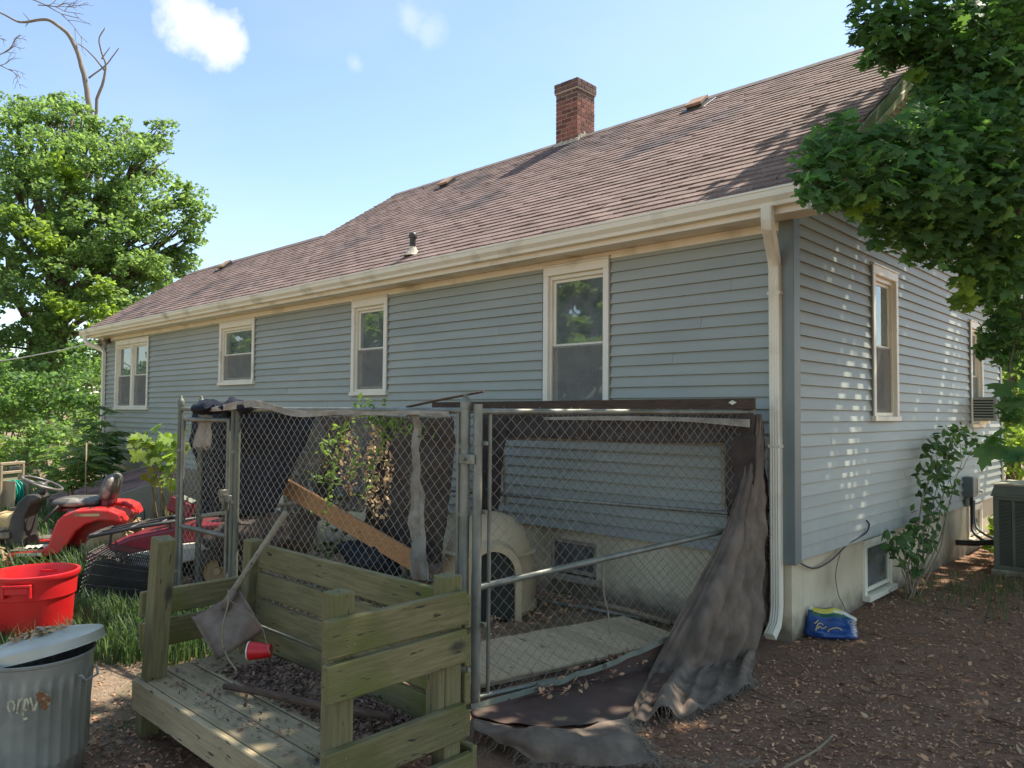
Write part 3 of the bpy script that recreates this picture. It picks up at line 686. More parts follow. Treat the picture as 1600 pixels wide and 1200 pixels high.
for k in range(10):
    mb = MB().add(tabv(.299, .157, rs.uniform(0, .007), rs.uniform(-.003, .003)), TF); me = mb.mesh('shingle'); me.materials.append(m_shingle); variants.append(me)
for t in near:
    o = link('shingle', rs.choice(variants), None, roof)
    p = o0 + Vector(((t[0] + t[1]) / 2, 0, 0)) + eS * t[2]
    o.matrix_local = Matrix(((1, 0, 0, p.x), (0, eS.y, eN.y, p.y), (0, eS.z, eN.z, p.z), (0, 0, 0, 1))) @ Matrix.Rotation(rs.uniform(-.008, .008), 4, 'Z')
mb = MB()
for t in tabs:
    if t in nearset: continue
    p = o0 + Vector(((t[0] + t[1]) / 2, 0, 0)) + eS * t[2]
    mb.add([p + Vector((q[0], 0, 0)) + eS * q[1] + eN * q[2] for q in tabv(t[1] - t[0], t[3] - t[2], rs.uniform(0, .006), rs.uniform(-.003, .003))], TF)
mb.build('shingle_field', m_shingle, roof, kind='stuff')
# ridge caps
mb = MB()
for (x0, x1, y, z) in ((HXM - .02, XR, RY, RZ), (HX0 - .27, HXM - .021, LY, LZ)):
    x = x0
    while x < x1 - .05:
        e = min(x + .16, x1); k = rs.uniform(0, .004)
        V = [(xx, y + yy, z + zz + (k if xx == x else .0)) for xx in (x, e) for (yy, zz) in ((-.13, -.07), (0, .026), (.13, -.07), (.13, -.08), (0, .014), (-.13, -.08))]
        mb.add(V, [(0, 1, 7, 6), (1, 2, 8, 7), (2, 3, 9, 8), (3, 4, 10, 9), (4, 5, 11, 10), (5, 0, 6, 11), (0, 5, 4, 1), (1, 4, 3, 2), (6, 7, 10, 11), (7, 8, 9, 10)]); x += .14
mb.build('ridge_caps', m_ridge, roof, kind='stuff')
# rake boards (both right slopes, left gable and step)
def rake(x0, x1, ya, yb, za, zb, m_, name='rake_board', drop=.19):
    mb = MB(); V = [(x, y, z + d) for x in (x0, x1) for (y, z) in ((ya, za), (yb, zb)) for d in (-.012, -drop)]
    mb.add(V, [(0, 1, 3, 2), (4, 6, 7, 5), (0, 4, 5, 1), (2, 3, 7, 6), (0, 2, 6, 4), (1, 5, 7, 3)]); return mb.build(name, m_, house)
rake(XR - .009, XR + .012, EY - .03, RY, EZ - .02, RZ, m_rake); rake(XR - .009, XR + .012, 2 * RY - EY, RY + .002, EZ, RZ, m_rake)
rake(XR + .013, XR + .022, EY - .03, RY, EZ - .13, RZ - .13, m_trim, 'rake_edge', .07)
rake(.03, XR - .01, EY, RY, EZ - .12, RZ - .12, m_trim, 'rake_soffit', .035); rake(.03, XR - .01, 2 * RY - EY, RY + .002, EZ - .12, RZ - .12, m_trim, 'rake_soffit', .035)
rake(HX0 - .27, HX0 - .25, EY - .03, LY, EZ - .02, LZ, m_trim); rake(HX0 - .27, HX0 - .25, 2 * LY - EY, LY + .002, EZ, LZ, m_trim)
rake(HXM - .03, HXM - .002, LY, RY, LZ, RZ, m_trim, drop=.1)
# soffit, fascia, gutter
MB().bbox(HX0 - .25, XR - .02, EY + .021, -.021, 3.19, 3.205, .002).bbox(HX0 - .24, -.09, -.02, -.0, 3.12, 3.189, .002).build('soffit', m_trim, house)
MB().bbox(HX0 - .25, XR - .012, EY - .001, EY + .02, 3.175, 3.335, .002).build('fascia', m_trim, house)
gp = [(-.303, 3.345), (-.303, 3.222), (-.375, 3.222), (-.383, 3.25), (-.415, 3.285), (-.422, 3.325), (-.428, 3.33), (-.428, 3.345), (-.416, 3.345), (-.408, 3.3), (-.37, 3.236), (-.312, 3.236), (-.312, 3.345)]
g = MB(); n = len(gp); xs = np.linspace(HX0 - .27, XR - .03, 26)
V = [(x, y, z + .006 * noise3((x, 0, 0), .4)) for x in xs for (y, z) in gp]
g.add(V, [(i * n + j, i * n + (j + 1) % n, (i + 1) * n + (j + 1) % n, (i + 1) * n + j) for i in range(len(xs) - 1) for j in range(n)] + [tuple(range(n)), tuple((len(xs) - 1) * n + j for j in range(n))])
gut = g.build('gutter', m_gutter, house)
for x in (XR - .028, HX0 - .272):
    MB().box(x - .002, x + .002, -.43, -.302, 3.22, 3.347).build('end_cap', m_gutter, gut)
# downspouts
def spout(x, dx, pts):
    w2, h2 = .039, .028; pr = []
    for k in range(9): pr.append((-w2 + 2 * w2 * k / 8, h2 + (.004 if k % 2 else -.002)))
    pr += [(w2 + .002, h2 - .004), (w2 + .002, -h2)]
    for k in range(5): pr.append((w2 - 2 * w2 * k / 4, -h2 - (.003 if k % 2 else 0)))
    pr += [(-w2 - .002, -h2), (-w2 - .002, h2 - .004)]
    mb = MB(); mb.sweep(pts, pr, (0, -1, .001)); o = mb.build('downspout', m_gutter, house, smooth=True, angle=25)
    s = MB(); s.bbox(x - .05, x + .05, -.088, -.023, 1.45, 1.475, .002).bbox(x - .05, x + .05, -.088, -.023, 2.62, 2.645, .002).build('strap', m_gutter, o)
spout(-.105, 0, [(-.02, -.365, 3.225), (-.02, -.365, 3.13), (-.025, -.345, 3.08), (-.095, -.10, 2.9), (-.105, -.06, 2.83), (-.105, -.056, 1.5), (-.105, -.056, .26), (-.105, -.065, .2), (-.1, -.1, .13), (-.095, -.2, .06)])
spout(HX0 + .1, 0, [(HX0 - .1, -.365, 3.225), (HX0 - .1, -.365, 3.14), (HX0 - .06, -.34, 3.07), (HX0 + .08, -.1, 2.95), (HX0 + .1, -.06, 2.88), (HX0 + .1, -.056, .7), (HX0 + .1, -.056, .1)])
# chimney of single bricks
cx0, cx1, cy0, cy1 = -5.24, -4.81, 3.39, 3.83
core = MB().box(cx0 + .006, cx1 - .006, cy0 + .006, cy1 - .006, 5.4, 6.72).box(cx0 - .014, cx1 + .014, cy0 - .014, cy1 + .014, 6.72, 6.862).box(cx0 + .12, cx1 - .12, cy0 + .12, cy1 - .12, 6.862, 6.87)
chim = core.build('chimney', m_mortar, house)
bmeshes = {}
def brick(x0, x1, y0, y1, z0, z1, mt):
    key = (round(x1 - x0, 3), round(y1 - y0, 3), mt.name)
    if key not in bmeshes:
        a, b = (x1 - x0) / 2, (y1 - y0) / 2; me = MB().bbox(-a, a, -b, b, 0, z1 - z0, .004).mesh('brick'); me.materials.append(mt); bmeshes[key] = me
    o = link('brick', bmeshes[key], None, chim); o.location = ((x0 + x1) / 2 + rs.uniform(-.002, .002), (y0 + y1) / 2 + rs.uniform(-.002, .002), z0)
z = 5.72; i = 0
while z < 6.85:
    cap = z > 6.69; e = .022 if cap else 0; mt = m_brickd if z > 6.6 else m_brick
    a, b, c, d = cx0 - e, cx1 + e, cy0 - e, cy1 + e; T = .09; J = .01
    def row(lo, hi, fn, odd):
        L = hi - lo; cuts = [lo, lo + L / 2, hi] if not odd else [lo, lo + L * .25, lo + L * .75, hi]
        for p, q in zip(cuts[:-1], cuts[1:]): fn(p + (J / 2 if p > lo else 0), q - (J / 2 if q < hi else 0))
    row(a, b, lambda p, q: brick(p, q, c, c + T, z, z + .062, mt), i % 2); row(a, b, lambda p, q: brick(p, q, d - T, d, z, z + .062, mt), i % 2)
    row(c + T + J, d - T - J, lambda p, q: brick(b - T, b, p, q, z, z + .062, mt), (i + 1) % 2); row(c + T + J, d - T - J, lambda p, q: brick(a, a + T, p, q, z, z + .062, mt), (i + 1) % 2)
    z += .0735; i += 1
fl = MB()
def fz(y): return EZ + SL * (min(y, 2 * RY - y) - EY)
for k in range(12):
    y = cy0 + (cy1 - cy0) * k / 11
    h = .05 + .03 * rs.random(); fl.bbox(cx1 - .001, cx1 + .02 + .01 * rs.random(), y - .024, y + .024, fz(y) - .03, fz(y) + h, .006)
for k in range(10):
    x = cx0 + (cx1 - cx0) * k / 9
    fl.bbox(x - .026, x + .026, cy0 - .03 - .012 * rs.random(), cy0 + .001, fz(cy0) - .04, fz(cy0) + .035 + .02 * rs.random(), .006)
fl.build('flashing', m_flash, chim)
# roof vents and plumbing stack
m_ventop = mat('rusty_vent_hood', (.28, .18, .13), (.4, .28, .22), rough=.7, scale=10, bump=.1)
def slope_frame(x, y):
    p = Vector((x, y, EZ + SL * (y - EY))); return Matrix(((1, 0, 0, p.x), (0, eS.y, eN.y, p.y), (0, eS.z, eN.z, p.z), (0, 0, 0, 1)))
for (x, y) in ((-2.62, 3.2), (-7.4, 3.05), (-12.65, 1.6)):
    Mf = slope_frame(x, y)
    v = MB().bbox(-.18, .18, -.2, .2, .01, .022, .002, Mf).bbox(-.11, .11, -.1, .12, .02, .07, .002, Mf); v = v.build('roof_vent', m_black, house)  # black body paints the dark shadow side below the hood
    h = MB().add([Mf @ Vector(q) for q in ((-.12, -.12, .05), (.12, -.12, .05), (.12, .12, .075), (-.12, .12, .075), (-.12, -.12, .085), (.12, -.12, .085), (.12, .12, .1), (-.12, .12, .1))], [(0, 3, 2, 1), (4, 5, 6, 7), (0, 1, 5, 4), (1, 2, 6, 5), (2, 3, 7, 6), (3, 0, 4, 7)])
    h.build('hood', m_ventop, v)
zp = EZ + SL * (-.04 - EY)
vp = MB().lathe([(.0, 0), (.11, -.02), (.075, .03), (.045, .07), (.043, .09), (.0, .09)], 16, (-4.52, -.04, zp)).build('vent_flange', m_flash, house, smooth=True, angle=40)
MB().lathe([(.036, .05), (.036, .19), (.05, .2), (.05, .225), (.042, .25), (.03, .26), (0, .26)], 16, (-4.52, -.04, zp)).build('vent_pipe', m_black, vp, smooth=True, angle=40)
# small fittings
fl = thing('flood_light', 'small twin flood light under the eave at the far left house corner', 'light', (-14.42, -.03, 3.02))
MB().bbox(-.06, .06, -.03, .02, .05, .15, .004).build('base', m_black, fl)
for s in (-1, 1):
    h = MB().lathe([(.02, -.05), (.045, -.04), (.06, .05), (.062, .06), (.0, .058)], 14, (s * .1, -.1, .06), Mx(rx=R_(115), rz=s * .5)).build('lamp_head', m_steel, fl, smooth=True, angle=40)
def cable(name, label, pts, r, m_=None, cat='cable', sub=6):
    P_ = [Vector(p) for p in pts]; out = []
    for i in range(len(P_) - 1):
        a, b = P_[max(i - 1, 0)], P_[min(i + 2, len(P_) - 1)]
        for k in range(sub):
            t = k / sub; p, q = P_[i], P_[i + 1]
            out.append(.5 * ((2 * p) + (q - a) * t + (2 * a - 5 * p + 4 * q - b) * t * t + (3 * p - a - 3 * q + b) * t ** 3))
    out.append(P_[-1]); o = MB().tube(out, r, 6).build(name, m_ or m_cable, None, smooth=True); return tag(o, label, cat)
cable('cable', 'thin black cable sagging along the foundation below the end wall', [(.012, .06, .59), (.02, .35, .5), (.022, .7, .52), (.02, 1.05, .6), (.026, 1.3, .63), (.03, 1.5, .66), (.032, 1.56, .72), (.02, 1.53, .76)], .007)
cable('dangling_wire', 'thin bare wire hanging down the cream foundation beside the basement window', [(.014, .92, .56), (.016, .8, .4), (.015, .85, .22), (.02, .96, .1), (.03, 1.0, 0)], .003)
# ------------------------------------------------------------------ dog kennel of chain-link panels
def crom(P, n):
    P = [np.array(p, float) for p in P]; out = []
    for i in range(len(P) - 1):
        a, p, q, b = P[max(i - 1, 0)], P[i], P[i + 1], P[min(i + 2, len(P) - 1)]
        for k in range(n):
            t = k / n; out.append(.5 * (2 * p + (q - a) * t + (2 * a - 5 * p + 4 * q - b) * t * t + (3 * p - a - 3 * q + b) * t ** 3))
    out.append(P[-1]); return out
def sheet(name, rows, m_, parent=None, fold=0, nf=6, nse=.01, sub=8, seed=1, thick=.002, phase=0, fgrow=1.0, zmin=None):
    """cloth from a grid of 3-D control points (rows top to bottom), smooth, with folds and crumple"""
    g1 = [crom(r, sub) for r in rows]; cols = [crom([g[i] for g in g1], sub) for i in range(len(g1[0]))]
    G = np.array(cols)                      # (u, v, 3)
    nu, nv = G.shape[:2]
    du = np.gradient(G, axis=0); dv = np.gradient(G, axis=1); nr = np.cross(du, dv); nr /= (np.linalg.norm(nr, axis=2, keepdims=True) + 1e-9)
    for i in range(nu):
        for j in range(nv):
            u, v = i / (nu - 1), j / (nv - 1)
            p = G[i, j]
            k = fold * (.35 + .65 * v ** fgrow) * math.sin(2 * math.pi * (nf * u + .25 * math.sin(3 * v + seed)) + phase + .8 * noise3((u * 3, v * 2, seed)))
            rd = noise3((u * nf * 1.7 + .8 * v, v * 1.1, seed * 1.3), 1); rd2 = noise3((u * nf * 4.3 + 1.1 * v, v * 1.6, seed * 2.1 + 5), 1); k = .35 * k + fold * 1.3 * (.3 + .7 * v) * (.35 - abs(rd) * 2.0) + fold * .28 * (.3 - abs(rd2) * 1.8)
            k += nse * 1.6 * noise3(p, 6, seed) + nse * .8 * noise3(p, 15, seed)
            G[i, j] = p + nr[i, j] * k
            if zmin is not None: G[i, j, 2] = max(G[i, j, 2], zmin + .004 * noise3((u * 9, v * 9, seed), 1))
    q = MB(); V = G.transpose(1, 0, 2).reshape(-1, 3)
    F = [(j * nu + i, j * nu + i + 1, (j + 1) * nu + i + 1, (j + 1) * nu + i) for j in range(nv - 1) for i in range(nu - 1)]
    q.add(V, F); o = q.build(name, m_, parent, smooth=True)
    md = o.modifiers.new('thickness', 'SOLIDIFY'); md.thickness = thick; md.offset = 0
    return o, G
def fray(G_edge, down, n, L, parent, name='frayed_edge', r=.0008, seed=1, spread=.8):
    """loose threads hanging off a cloth edge"""
    rs = random.Random(seed); mb = MB(); E_ = [Vector(p) for p in G_edge]; down = Vector(down)
    for k in range(n):
        t = rs.random() * (len(E_) - 1.001); i = int(t); p = E_[i].lerp(E_[i + 1], t - i)
        l = L * rs.uniform(.1, 1.0) ** 1.3; d = (down + Vector((rs.uniform(-1, 1), rs.uniform(-1, 1), rs.uniform(-.6, .6))) * spread).normalized()
        b = d + Vector((rs.uniform(-1, 1), rs.uniform(-1, 1), -.6)) * .5
        q = p + d * l * .5; s = q + b.normalized() * l * .5
        for v in (q, s): v.z = max(v.z, gh(v.x, v.y) + .006)
        mb.tube([p, p + (q - p) * .6 + Vector((rs.uniform(-1, 1), rs.uniform(-1, 1), rs.uniform(-.5, .5))) * l * .15, q, q.lerp(s, .5) + Vector((rs.uniform(-1, 1), rs.uniform(-1, 1), rs.uniform(-.2, .5))) * l * .2, s], r, 3, False)
    return mb.build(name, m_fray, parent, kind='stuff')

A, Gp, Bp, Cp, Dp = Vector((-4.31, -2.79, 0)), Vector((-3.46, -2.73, 0)), Vector((-.87, -2.57, 0)), Vector((-.19, -.27, 0)), Vector((-3.6, -.80, 0))
kennel = thing('dog_kennel', 'chain-link dog kennel of galvanised pipe panels standing against the house', 'kennel', (-2.3, -1.7, 0))
K0 = Vector((2.3, 1.7, 0))
def kb(mb, name, m_, parent=kennel, smooth=True, kind=None):
    mb.v = [tuple(Vector(v) + K0) for v in mb.v]; return mb.build(name, m_, parent, smooth=smooth, angle=40 if smooth else None, kind=kind)
def post(p, z, m_=m_galv, r=.026, finial=True, lean=(0, 0)):
    p = Vector(p); t = p + Vector((lean[0], lean[1], z)); o = kb(MB().tube([p + Vector((0, 0, -.03)), t], r, 14), 'post', m_)
    if finial: kb(MB().lathe([(r * 1.15, -.03), (r * 1.2, 0), (r * 1.1, .012), (r * .8, .028), (r * .45, .04), (r * .5, .046), (0, .062)], 12, t), 'post_cap', m_, o)
    return o
def rail(p, q, r=.0195, m_=m_galv, name='rail'): return kb(MB().tube([p, q], r, 10), name, m_)
def up(v, z): return Vector((v.x, v.y, z))
TZ = 1.71
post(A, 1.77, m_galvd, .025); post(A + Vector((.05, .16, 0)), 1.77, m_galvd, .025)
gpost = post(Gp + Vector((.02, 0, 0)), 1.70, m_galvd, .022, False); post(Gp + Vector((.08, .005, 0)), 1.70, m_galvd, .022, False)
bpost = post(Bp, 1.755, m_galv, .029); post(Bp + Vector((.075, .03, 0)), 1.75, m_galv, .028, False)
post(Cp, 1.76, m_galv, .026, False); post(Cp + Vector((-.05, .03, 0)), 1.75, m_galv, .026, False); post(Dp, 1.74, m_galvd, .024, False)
B2 = Bp + Vector((.075, .03, 0))
rail(up(A, TZ), up(Bp, TZ), name='top_rail'); rail(up(B2, TZ - .005), up(Cp, TZ + .01), name='top_rail'); rail(up(Cp + Vector((-.05, .03, 0)), TZ), up(Dp, TZ), name='top_rail'); rail(up(Dp, TZ), up(A + Vector((.05, .16, 0)), TZ), name='top_rail')
rail(up(B2, .68), up(Cp, .88), .02, name='middle_rail'); rail(up(Cp, .95), up(Dp, .95), .017, name='middle_rail'); rail(up(Dp, .93), up(A + Vector((.05, .16, 0)), .76), .019, m_paleframe, name='middle_rail')
for p, q in ((Gp, Bp), (B2, Cp), (Cp, Dp), (Dp, A)): rail(up(p, .05), up(q, .05), .017, name='bottom_rail')
rail(up(Bp.lerp(Gp, .022), .05), up(Bp.lerp(Gp, .022), TZ), .012, name='tension_bar'); rail(up(B2.lerp(Cp, .035), .05), up(B2.lerp(Cp, .035), TZ), .012, name='tension_bar')
for z in (.45, 1.1, 1.5):
    kb(MB().lathe([(.034, -.012), (.034, .012)], 12, up(Bp, z)).lathe([(.033, -.012), (.033, .012)], 12, up(B2, z + .02)).bbox(-.87 - .08, -.87, -2.58, -2.555, z - .012, z + .012, .002).bbox(-.795, -.74, -2.53, -2.505, z + .008, z + .032, .002), 'clamp', m_galv)
kb(MB().bbox(-.885, -.78, -2.61, -2.575, 1.4, 1.455, .003, Mx()).lathe([(.012, 0), (.012, .02), (0, .02)], 8, (-.83, -2.61, 1.43), Mx(rx=R_(90))), 'bolt_clamp', m_galv)
def chain(p, q, z0, z1, parent, a=.04, r=.0019, m_=m_wire, sag=.0, seed=1, barbs=True):
    """woven wire fabric: zigzag wires hooked into their neighbours"""
    p, q = Vector(p), Vector(q); t = (q - p); L = t.length; t.normalize(); nrm = Vector((-t.y, t.x, 0))
    n = int(L / a); rows_ = int((z1 - z0) / a); rs = random.Random(seed); V = []; F = []
    cs = [(math.cos(k * 2.0944), math.sin(k * 2.0944)) for k in range(3)]
    for k in range(n):
        b0 = len(V); pts = []
        for j in range(rows_ + 1):
            x = (k + ((j + k) % 2)) * a; z = z0 + j * a
            w_ = sag * noise3((x * 1.7, z * 1.7, seed), 1) + .0025 * (1 if (j + k) % 2 else -1)
            dx = .006 * noise3((x * 3, z * 3, seed + 5), 1)
            pts.append(p + t * (x + dx) + nrm * w_ + Vector((0, 0, z + .006 * noise3((x * 3, z * 3, seed + 9), 1))))
        if barbs:
            e = pts[-1]; pts.append(e + t * rs.uniform(-.015, .015) + Vector((0, 0, rs.uniform(.015, .04))))
        for i_, c in enumerate(pts):
            for (cx, cy) in cs: V.append(c + (t * cx + nrm * cy) * r)
        for j in range(len(pts) - 1):
            o = b0 + 3 * j
            for s in range(3): F.append((o + s, o + (s + 1) % 3, o + 3 + (s + 1) % 3, o + 3 + s))
    V = [(v[0] + K0.x, v[1] + K0.y, v[2]) for v in V]
    return link('chain_mesh', fastmesh('chain_mesh', V, F), m_, parent, 'stuff')
chain(up(Gp + Vector((.1, 0, 0)), 0), up(Bp.lerp(Gp, .015), 0), .06, 1.72, kennel, sag=.025, seed=2)
chain(up(B2.lerp(Cp, .03), 0), up(Cp, 0), .06, 1.73, kennel, sag=.02, seed=3)
chain(up(Dp, 0), up(Cp + Vector((-.06, .03, 0)), 0), .06, 1.7, kennel, sag=.01, seed=4, m_=m_rusty, barbs=False)
chain(up(A + Vector((.05, .16, 0)), 0), up(Dp, 0), .06, 1.7, kennel, sag=.015, seed=5, barbs=False)
# gate leaf
gate = MB(); g0, g1 = A.lerp(Gp, .06), A.lerp(Gp, .93)
gate.tube([up(g0, .06), up(g0, 1.63)], .019, 10).tube([up(g1, .06), up(g1, 1.63)], .016, 10).tube([up(g0, 1.62), up(g1, 1.62)], .019, 10).tube([up(g0, .09), up(g1, .09)], .019, 10).tube([up(g0, .69), up(g1, .68)], .021, 10)
gate = kb(gate, 'gate', m_galv)
chain(up(g0, 0), up(g1, 0), .08, 1.62, gate, seed=6, barbs=False)
hg = MB()
for z in (.3, .95, 1.35): hg.lathe([(.034, -.012), (.034, .012)], 10, up(A, z)).lathe([(.03, -.012), (.03, .012)], 10, up(Gp + Vector((.05, .0, 0)), z + .02)).bbox(-4.31, -4.25, -2.8, -2.775, z - .01, z + .01, .002)
kb(hg, 'hinge', m_galv, gate)
kb(MB().bbox(-3.58, -3.42, -2.775, -2.735, .96, 1.02, .004).bbox(-3.55, -3.5, -2.8, -2.74, 1.0, 1.06, .004).bbox(-3.5, -3.47, -2.79, -2.75, .9, .99, .003), 'latch', m_galv, gate)

# beam, stick and frame on the kennel
bm_ = MB(); bar(bm_, up(Dp, 1.755) + Vector((.3, .06, 0)), up(Cp, 1.78) + Vector((.06, -.08, 0)), .045, .085, .004)
bm_ = bm_.build('timber_beam', m_beam, None); tag(bm_, 'long dark brown timber laid along the back top of the kennel', 'beam')
dm = MB(); c = Cp + Vector((-.09, -.135, 1.79)); dm.add([c + Vector(q) for q in ((-.035, 0, 0), (0, -.004, -.018), (.035, 0, 0), (0, -.004, .018), (0, .012, 0))], [(0, 1, 2, 3), (0, 4, 1), (1, 4, 2), (2, 4, 3), (3, 4, 0)])
tag(dm.build('diamond_plate', m_white, None), 'small pale diamond badge nailed to the right end of the timber', 'badge')
st = MB().tube([at(636, 636, 6.6), at(690, 624, 6.3), at(755, 612, 6.0)], [.012, .012, .01], 6).build('stick', m_beam, None, smooth=True); tag(st, 'thin dark stick lying across the kennel top behind the corner post', 'stick')
fr = thing('picture_frame', 'pale weathered wooden frame propped inside the kennel against the siding', 'frame')
def fpx(x, y): return Vector(on_plane(x, y, (-.2, -.2, 0), (-.137, 1, 0)))
for (a, b, wd) in (((772, 684), (1135, 693), .035), ((1129, 690), (1131, 800), .035), ((785, 688), (790, 790), .03)):
    q = MB(); bar(q, fpx(*a), fpx(*b), .02, wd, .002, up=(0, 0, 1) if wd == .035 and a[0] < 800 else (1, 0, 0)); q.build('frame_bar', m_paleframe, fr)

# ------------------------------------------------------------------ cloths on the kennel
def pp(x, y, p, n): return on_plane(x, y, p, n)
nA = (.2, -1, 0)
nav = lambda x, y, o=0: pp(x, y, (-3.9, -2.35 + o, 0), nA)
o, G = sheet('navy_tarp', [[nav(298, 642), nav(345, 640), nav(400, 642), nav(455, 646), nav(492, 650)], [nav(300, 690), nav(345, 690), nav(395, 690), nav(440, 690), nav(478, 695)], [nav(312, 740), nav(350, 740), nav(390, 745), nav(425, 750), nav(448, 755)], [nav(322, 805), nav(350, 808), nav(375, 808), nav(405, 805), nav(428, 800)]], m_navy, fold=.03, nf=4, nse=.02, seed=2)
tag(o, 'dark navy tarp hanging inside the kennel behind the gate', 'tarp')
nM = lambda x, y, o=0: pp(x, y, (-2.6, -1.55 + o, 0), (.1, -1, 0))
o, G = sheet('shade_cloth', [[nM(590, 650), nM(635, 652), nM(680, 652), nM(712, 650)], [nM(592, 700), nM(640, 700), nM(682, 700), nM(712, 700)], [nM(578, 780), nM(635, 780), nM(680, 780), nM(704, 780)], [nM(560, 850), nM(615, 868), nM(660, 878), nM(684, 880)]], m_clothgrey, fold=.05, nf=3, nse=.03, seed=4)
tag(o, 'worn dark brown shade cloth hanging in the middle of the kennel', 'cloth')
o, G = sheet('shade_cloth', [[nM(498, 648, .3), nM(520, 648, .3), nM(548, 650, .3)], [nM(508, 690, .3), nM(526, 690, .3), nM(546, 692, .3)], [nM(500, 740, .3), nM(514, 740, .3), nM(530, 742, .3)], [nM(498, 790, .3), nM(508, 790, .3), nM(520, 790, .3)]], m_clothgrey, fold=.02, nf=2, nse=.015, seed=9)
tag(o, 'narrow dark strip of cloth hanging beside the vine in the kennel', 'cloth')
nF = lambda x, y, o=0: pp(x, y, (-.87, -2.535 + o, 0), (.07, -1, 0))
o, G = sheet('torn_cloth_strip', [[nF(644, 640), nF(652, 640), nF(659, 641)], [nF(648, 690), nF(652, 690), nF(657, 691)], [nF(648, 740), nF(652, 742), nF(657, 742)], [nF(643, 800), nF(653, 800), nF(663, 802)], [nF(640, 870), nF(652, 872), nF(670, 874)], [nF(642, 905), nF(655, 908), nF(674, 905)]], m_strip, fold=.025, nf=2, nse=.02, seed=5)
tag(o, 'pale torn cloth strip hanging down the front panel beside the corner post', 'cloth'); fray([G[0, j] for j in range(12, 26)], (-.5, 0, -1), 60, .09, o, seed=4)
nT = lambda x, y, o=0: pp(x, y, (-.87, -2.61 + o, 0), (.07, -1, 0))
o, G = sheet('top_cloth_roll', [[nT(330, 637), nT(365, 629), nT(400, 625), nT(432, 634), nT(470, 642), nT(530, 641), nT(590, 643), nT(650, 641), nT(700, 643)], [nT(332, 643), nT(366, 640), nT(402, 636), nT(436, 645), nT(472, 652), nT(530, 648), nT(590, 649), nT(650, 648), nT(700, 650)]], m_strip, fold=.006, nf=9, nse=.012, seed=7)
tag(o, 'faded grey cloth edge rolled over the front top rail', 'cloth')
o, G = sheet('black_cloth_bundle', [[nT(300, 633, .12), nT(340, 628, .12), nT(370, 624, .12), nT(395, 627, .12)], [nT(300, 640, .0), nT(340, 637, .0), nT(370, 636, .0), nT(395, 637, .0)], [nT(300, 648, .15), nT(340, 648, .15), nT(370, 648, .15), nT(395, 648, .15)]], m_navy, fold=.01, nf=5, nse=.03, seed=17)
tag(o, 'black cloth bundled over the rail above the gate', 'cloth')
o, G = sheet('fringe_cloth', [[nT(312, 650, .1), nT(322, 648, .1), nT(333, 650, .1)], [nT(308, 672, .1), nT(320, 672, .1), nT(331, 672, .1)], [nT(303, 698, .1), nT(316, 699, .1), nT(328, 696, .1)]], m_strip, fold=.01, nf=3, nse=.01, seed=13)
tag(o, 'small pale fringed rag hanging at the gate top', 'rag'); fray([G[i, -1] for i in range(G.shape[0])], (0, 0, -1), 50, .05, o, seed=6)
nK = lambda x, y, o=0: pp(x, y, (-.2, -.42 + o, 0), (-.137, 1, 0))
o, G = sheet('shade_cloth', [[nK(750, 648), nK(850, 648), nK(960, 648), nK(1070, 647), nK(1178, 646)], [nK(752, 668), nK(850, 670), nK(960, 672), nK(1070, 672), nK(1176, 672)], [nK(754, 684), nK(850, 684), nK(960, 690), nK(1070, 692), nK(1174, 690)]], m_clothgrey, fold=.02, nf=7, nse=.02, seed=11)
tag(o, 'dark shade cloth band hanging below the back top rail of the kennel', 'cloth')
o, G = sheet('pale_cloth_fold', [[nK(850, 652, -.03), nK(960, 650, -.03), nK(1070, 652, -.03), nK(1172, 655, -.03)], [nK(850, 656, -.03), nK(960, 657, -.03), nK(1070, 659, -.03), nK(1172, 668, -.03)]], m_strip, fold=.006, nf=7, nse=.008, seed=12)
tag(o, 'pale strip of cloth folded over the back top rail of the kennel', 'cloth')
o, G = sheet('shade_cloth', [[nK(742, 650, -.05), nK(765, 650, -.05), nK(792, 652, -.05)], [nK(742, 720, -.05), nK(762, 720, -.05), nK(786, 720, -.05)], [nK(742, 800, -.05), nK(760, 800, -.05), nK(780, 795, -.05)]], m_clothgrey, fold=.02, nf=2, nse=.02, seed=14)
tag(o, 'dark brown cloth hanging beside the kennel corner post above the dog house', 'cloth')
o, G = sheet('shade_cloth', [[nK(1136, 685, -.04), nK(1158, 680, -.04), nK(1182, 680, -.04)], [nK(1134, 740, -.04), nK(1156, 740, -.04), nK(1180, 740, -.04)], [nK(1136, 815, -.04), nK(1150, 825, -.04), nK(1165, 830, -.04)]], m_clothgrey, fold=.015, nf=2, nse=.02, seed=15)
tag(o, 'dark brown cloth hanging at the right end of the kennel back', 'cloth')
nL = lambda x, y, o=0: pp(x, y, (-3.4, -1.9 + o, 0), (.3, -1, 0))
o, G = sheet('crumpled_net', [[nL(300, 815), nL(370, 812), nL(430, 805), nL(500, 798)], [nL(290, 850, -.2), nL(360, 845, -.3), nL(430, 845, -.25), nL(490, 845, -.1)], [nL(285, 900, -.1), nL(360, 890, -.1), nL(425, 885, -.1), nL(470, 868, .1)]], m_clothgrey, fold=.05, nf=3, nse=.06, seed=16)
tag(o, 'heap of crumpled dark netting on the ground inside the kennel gate', 'netting')
gz_ = lambda x, y, z: on_plane(x, y, (0, 0, z), (0, 0, 1))
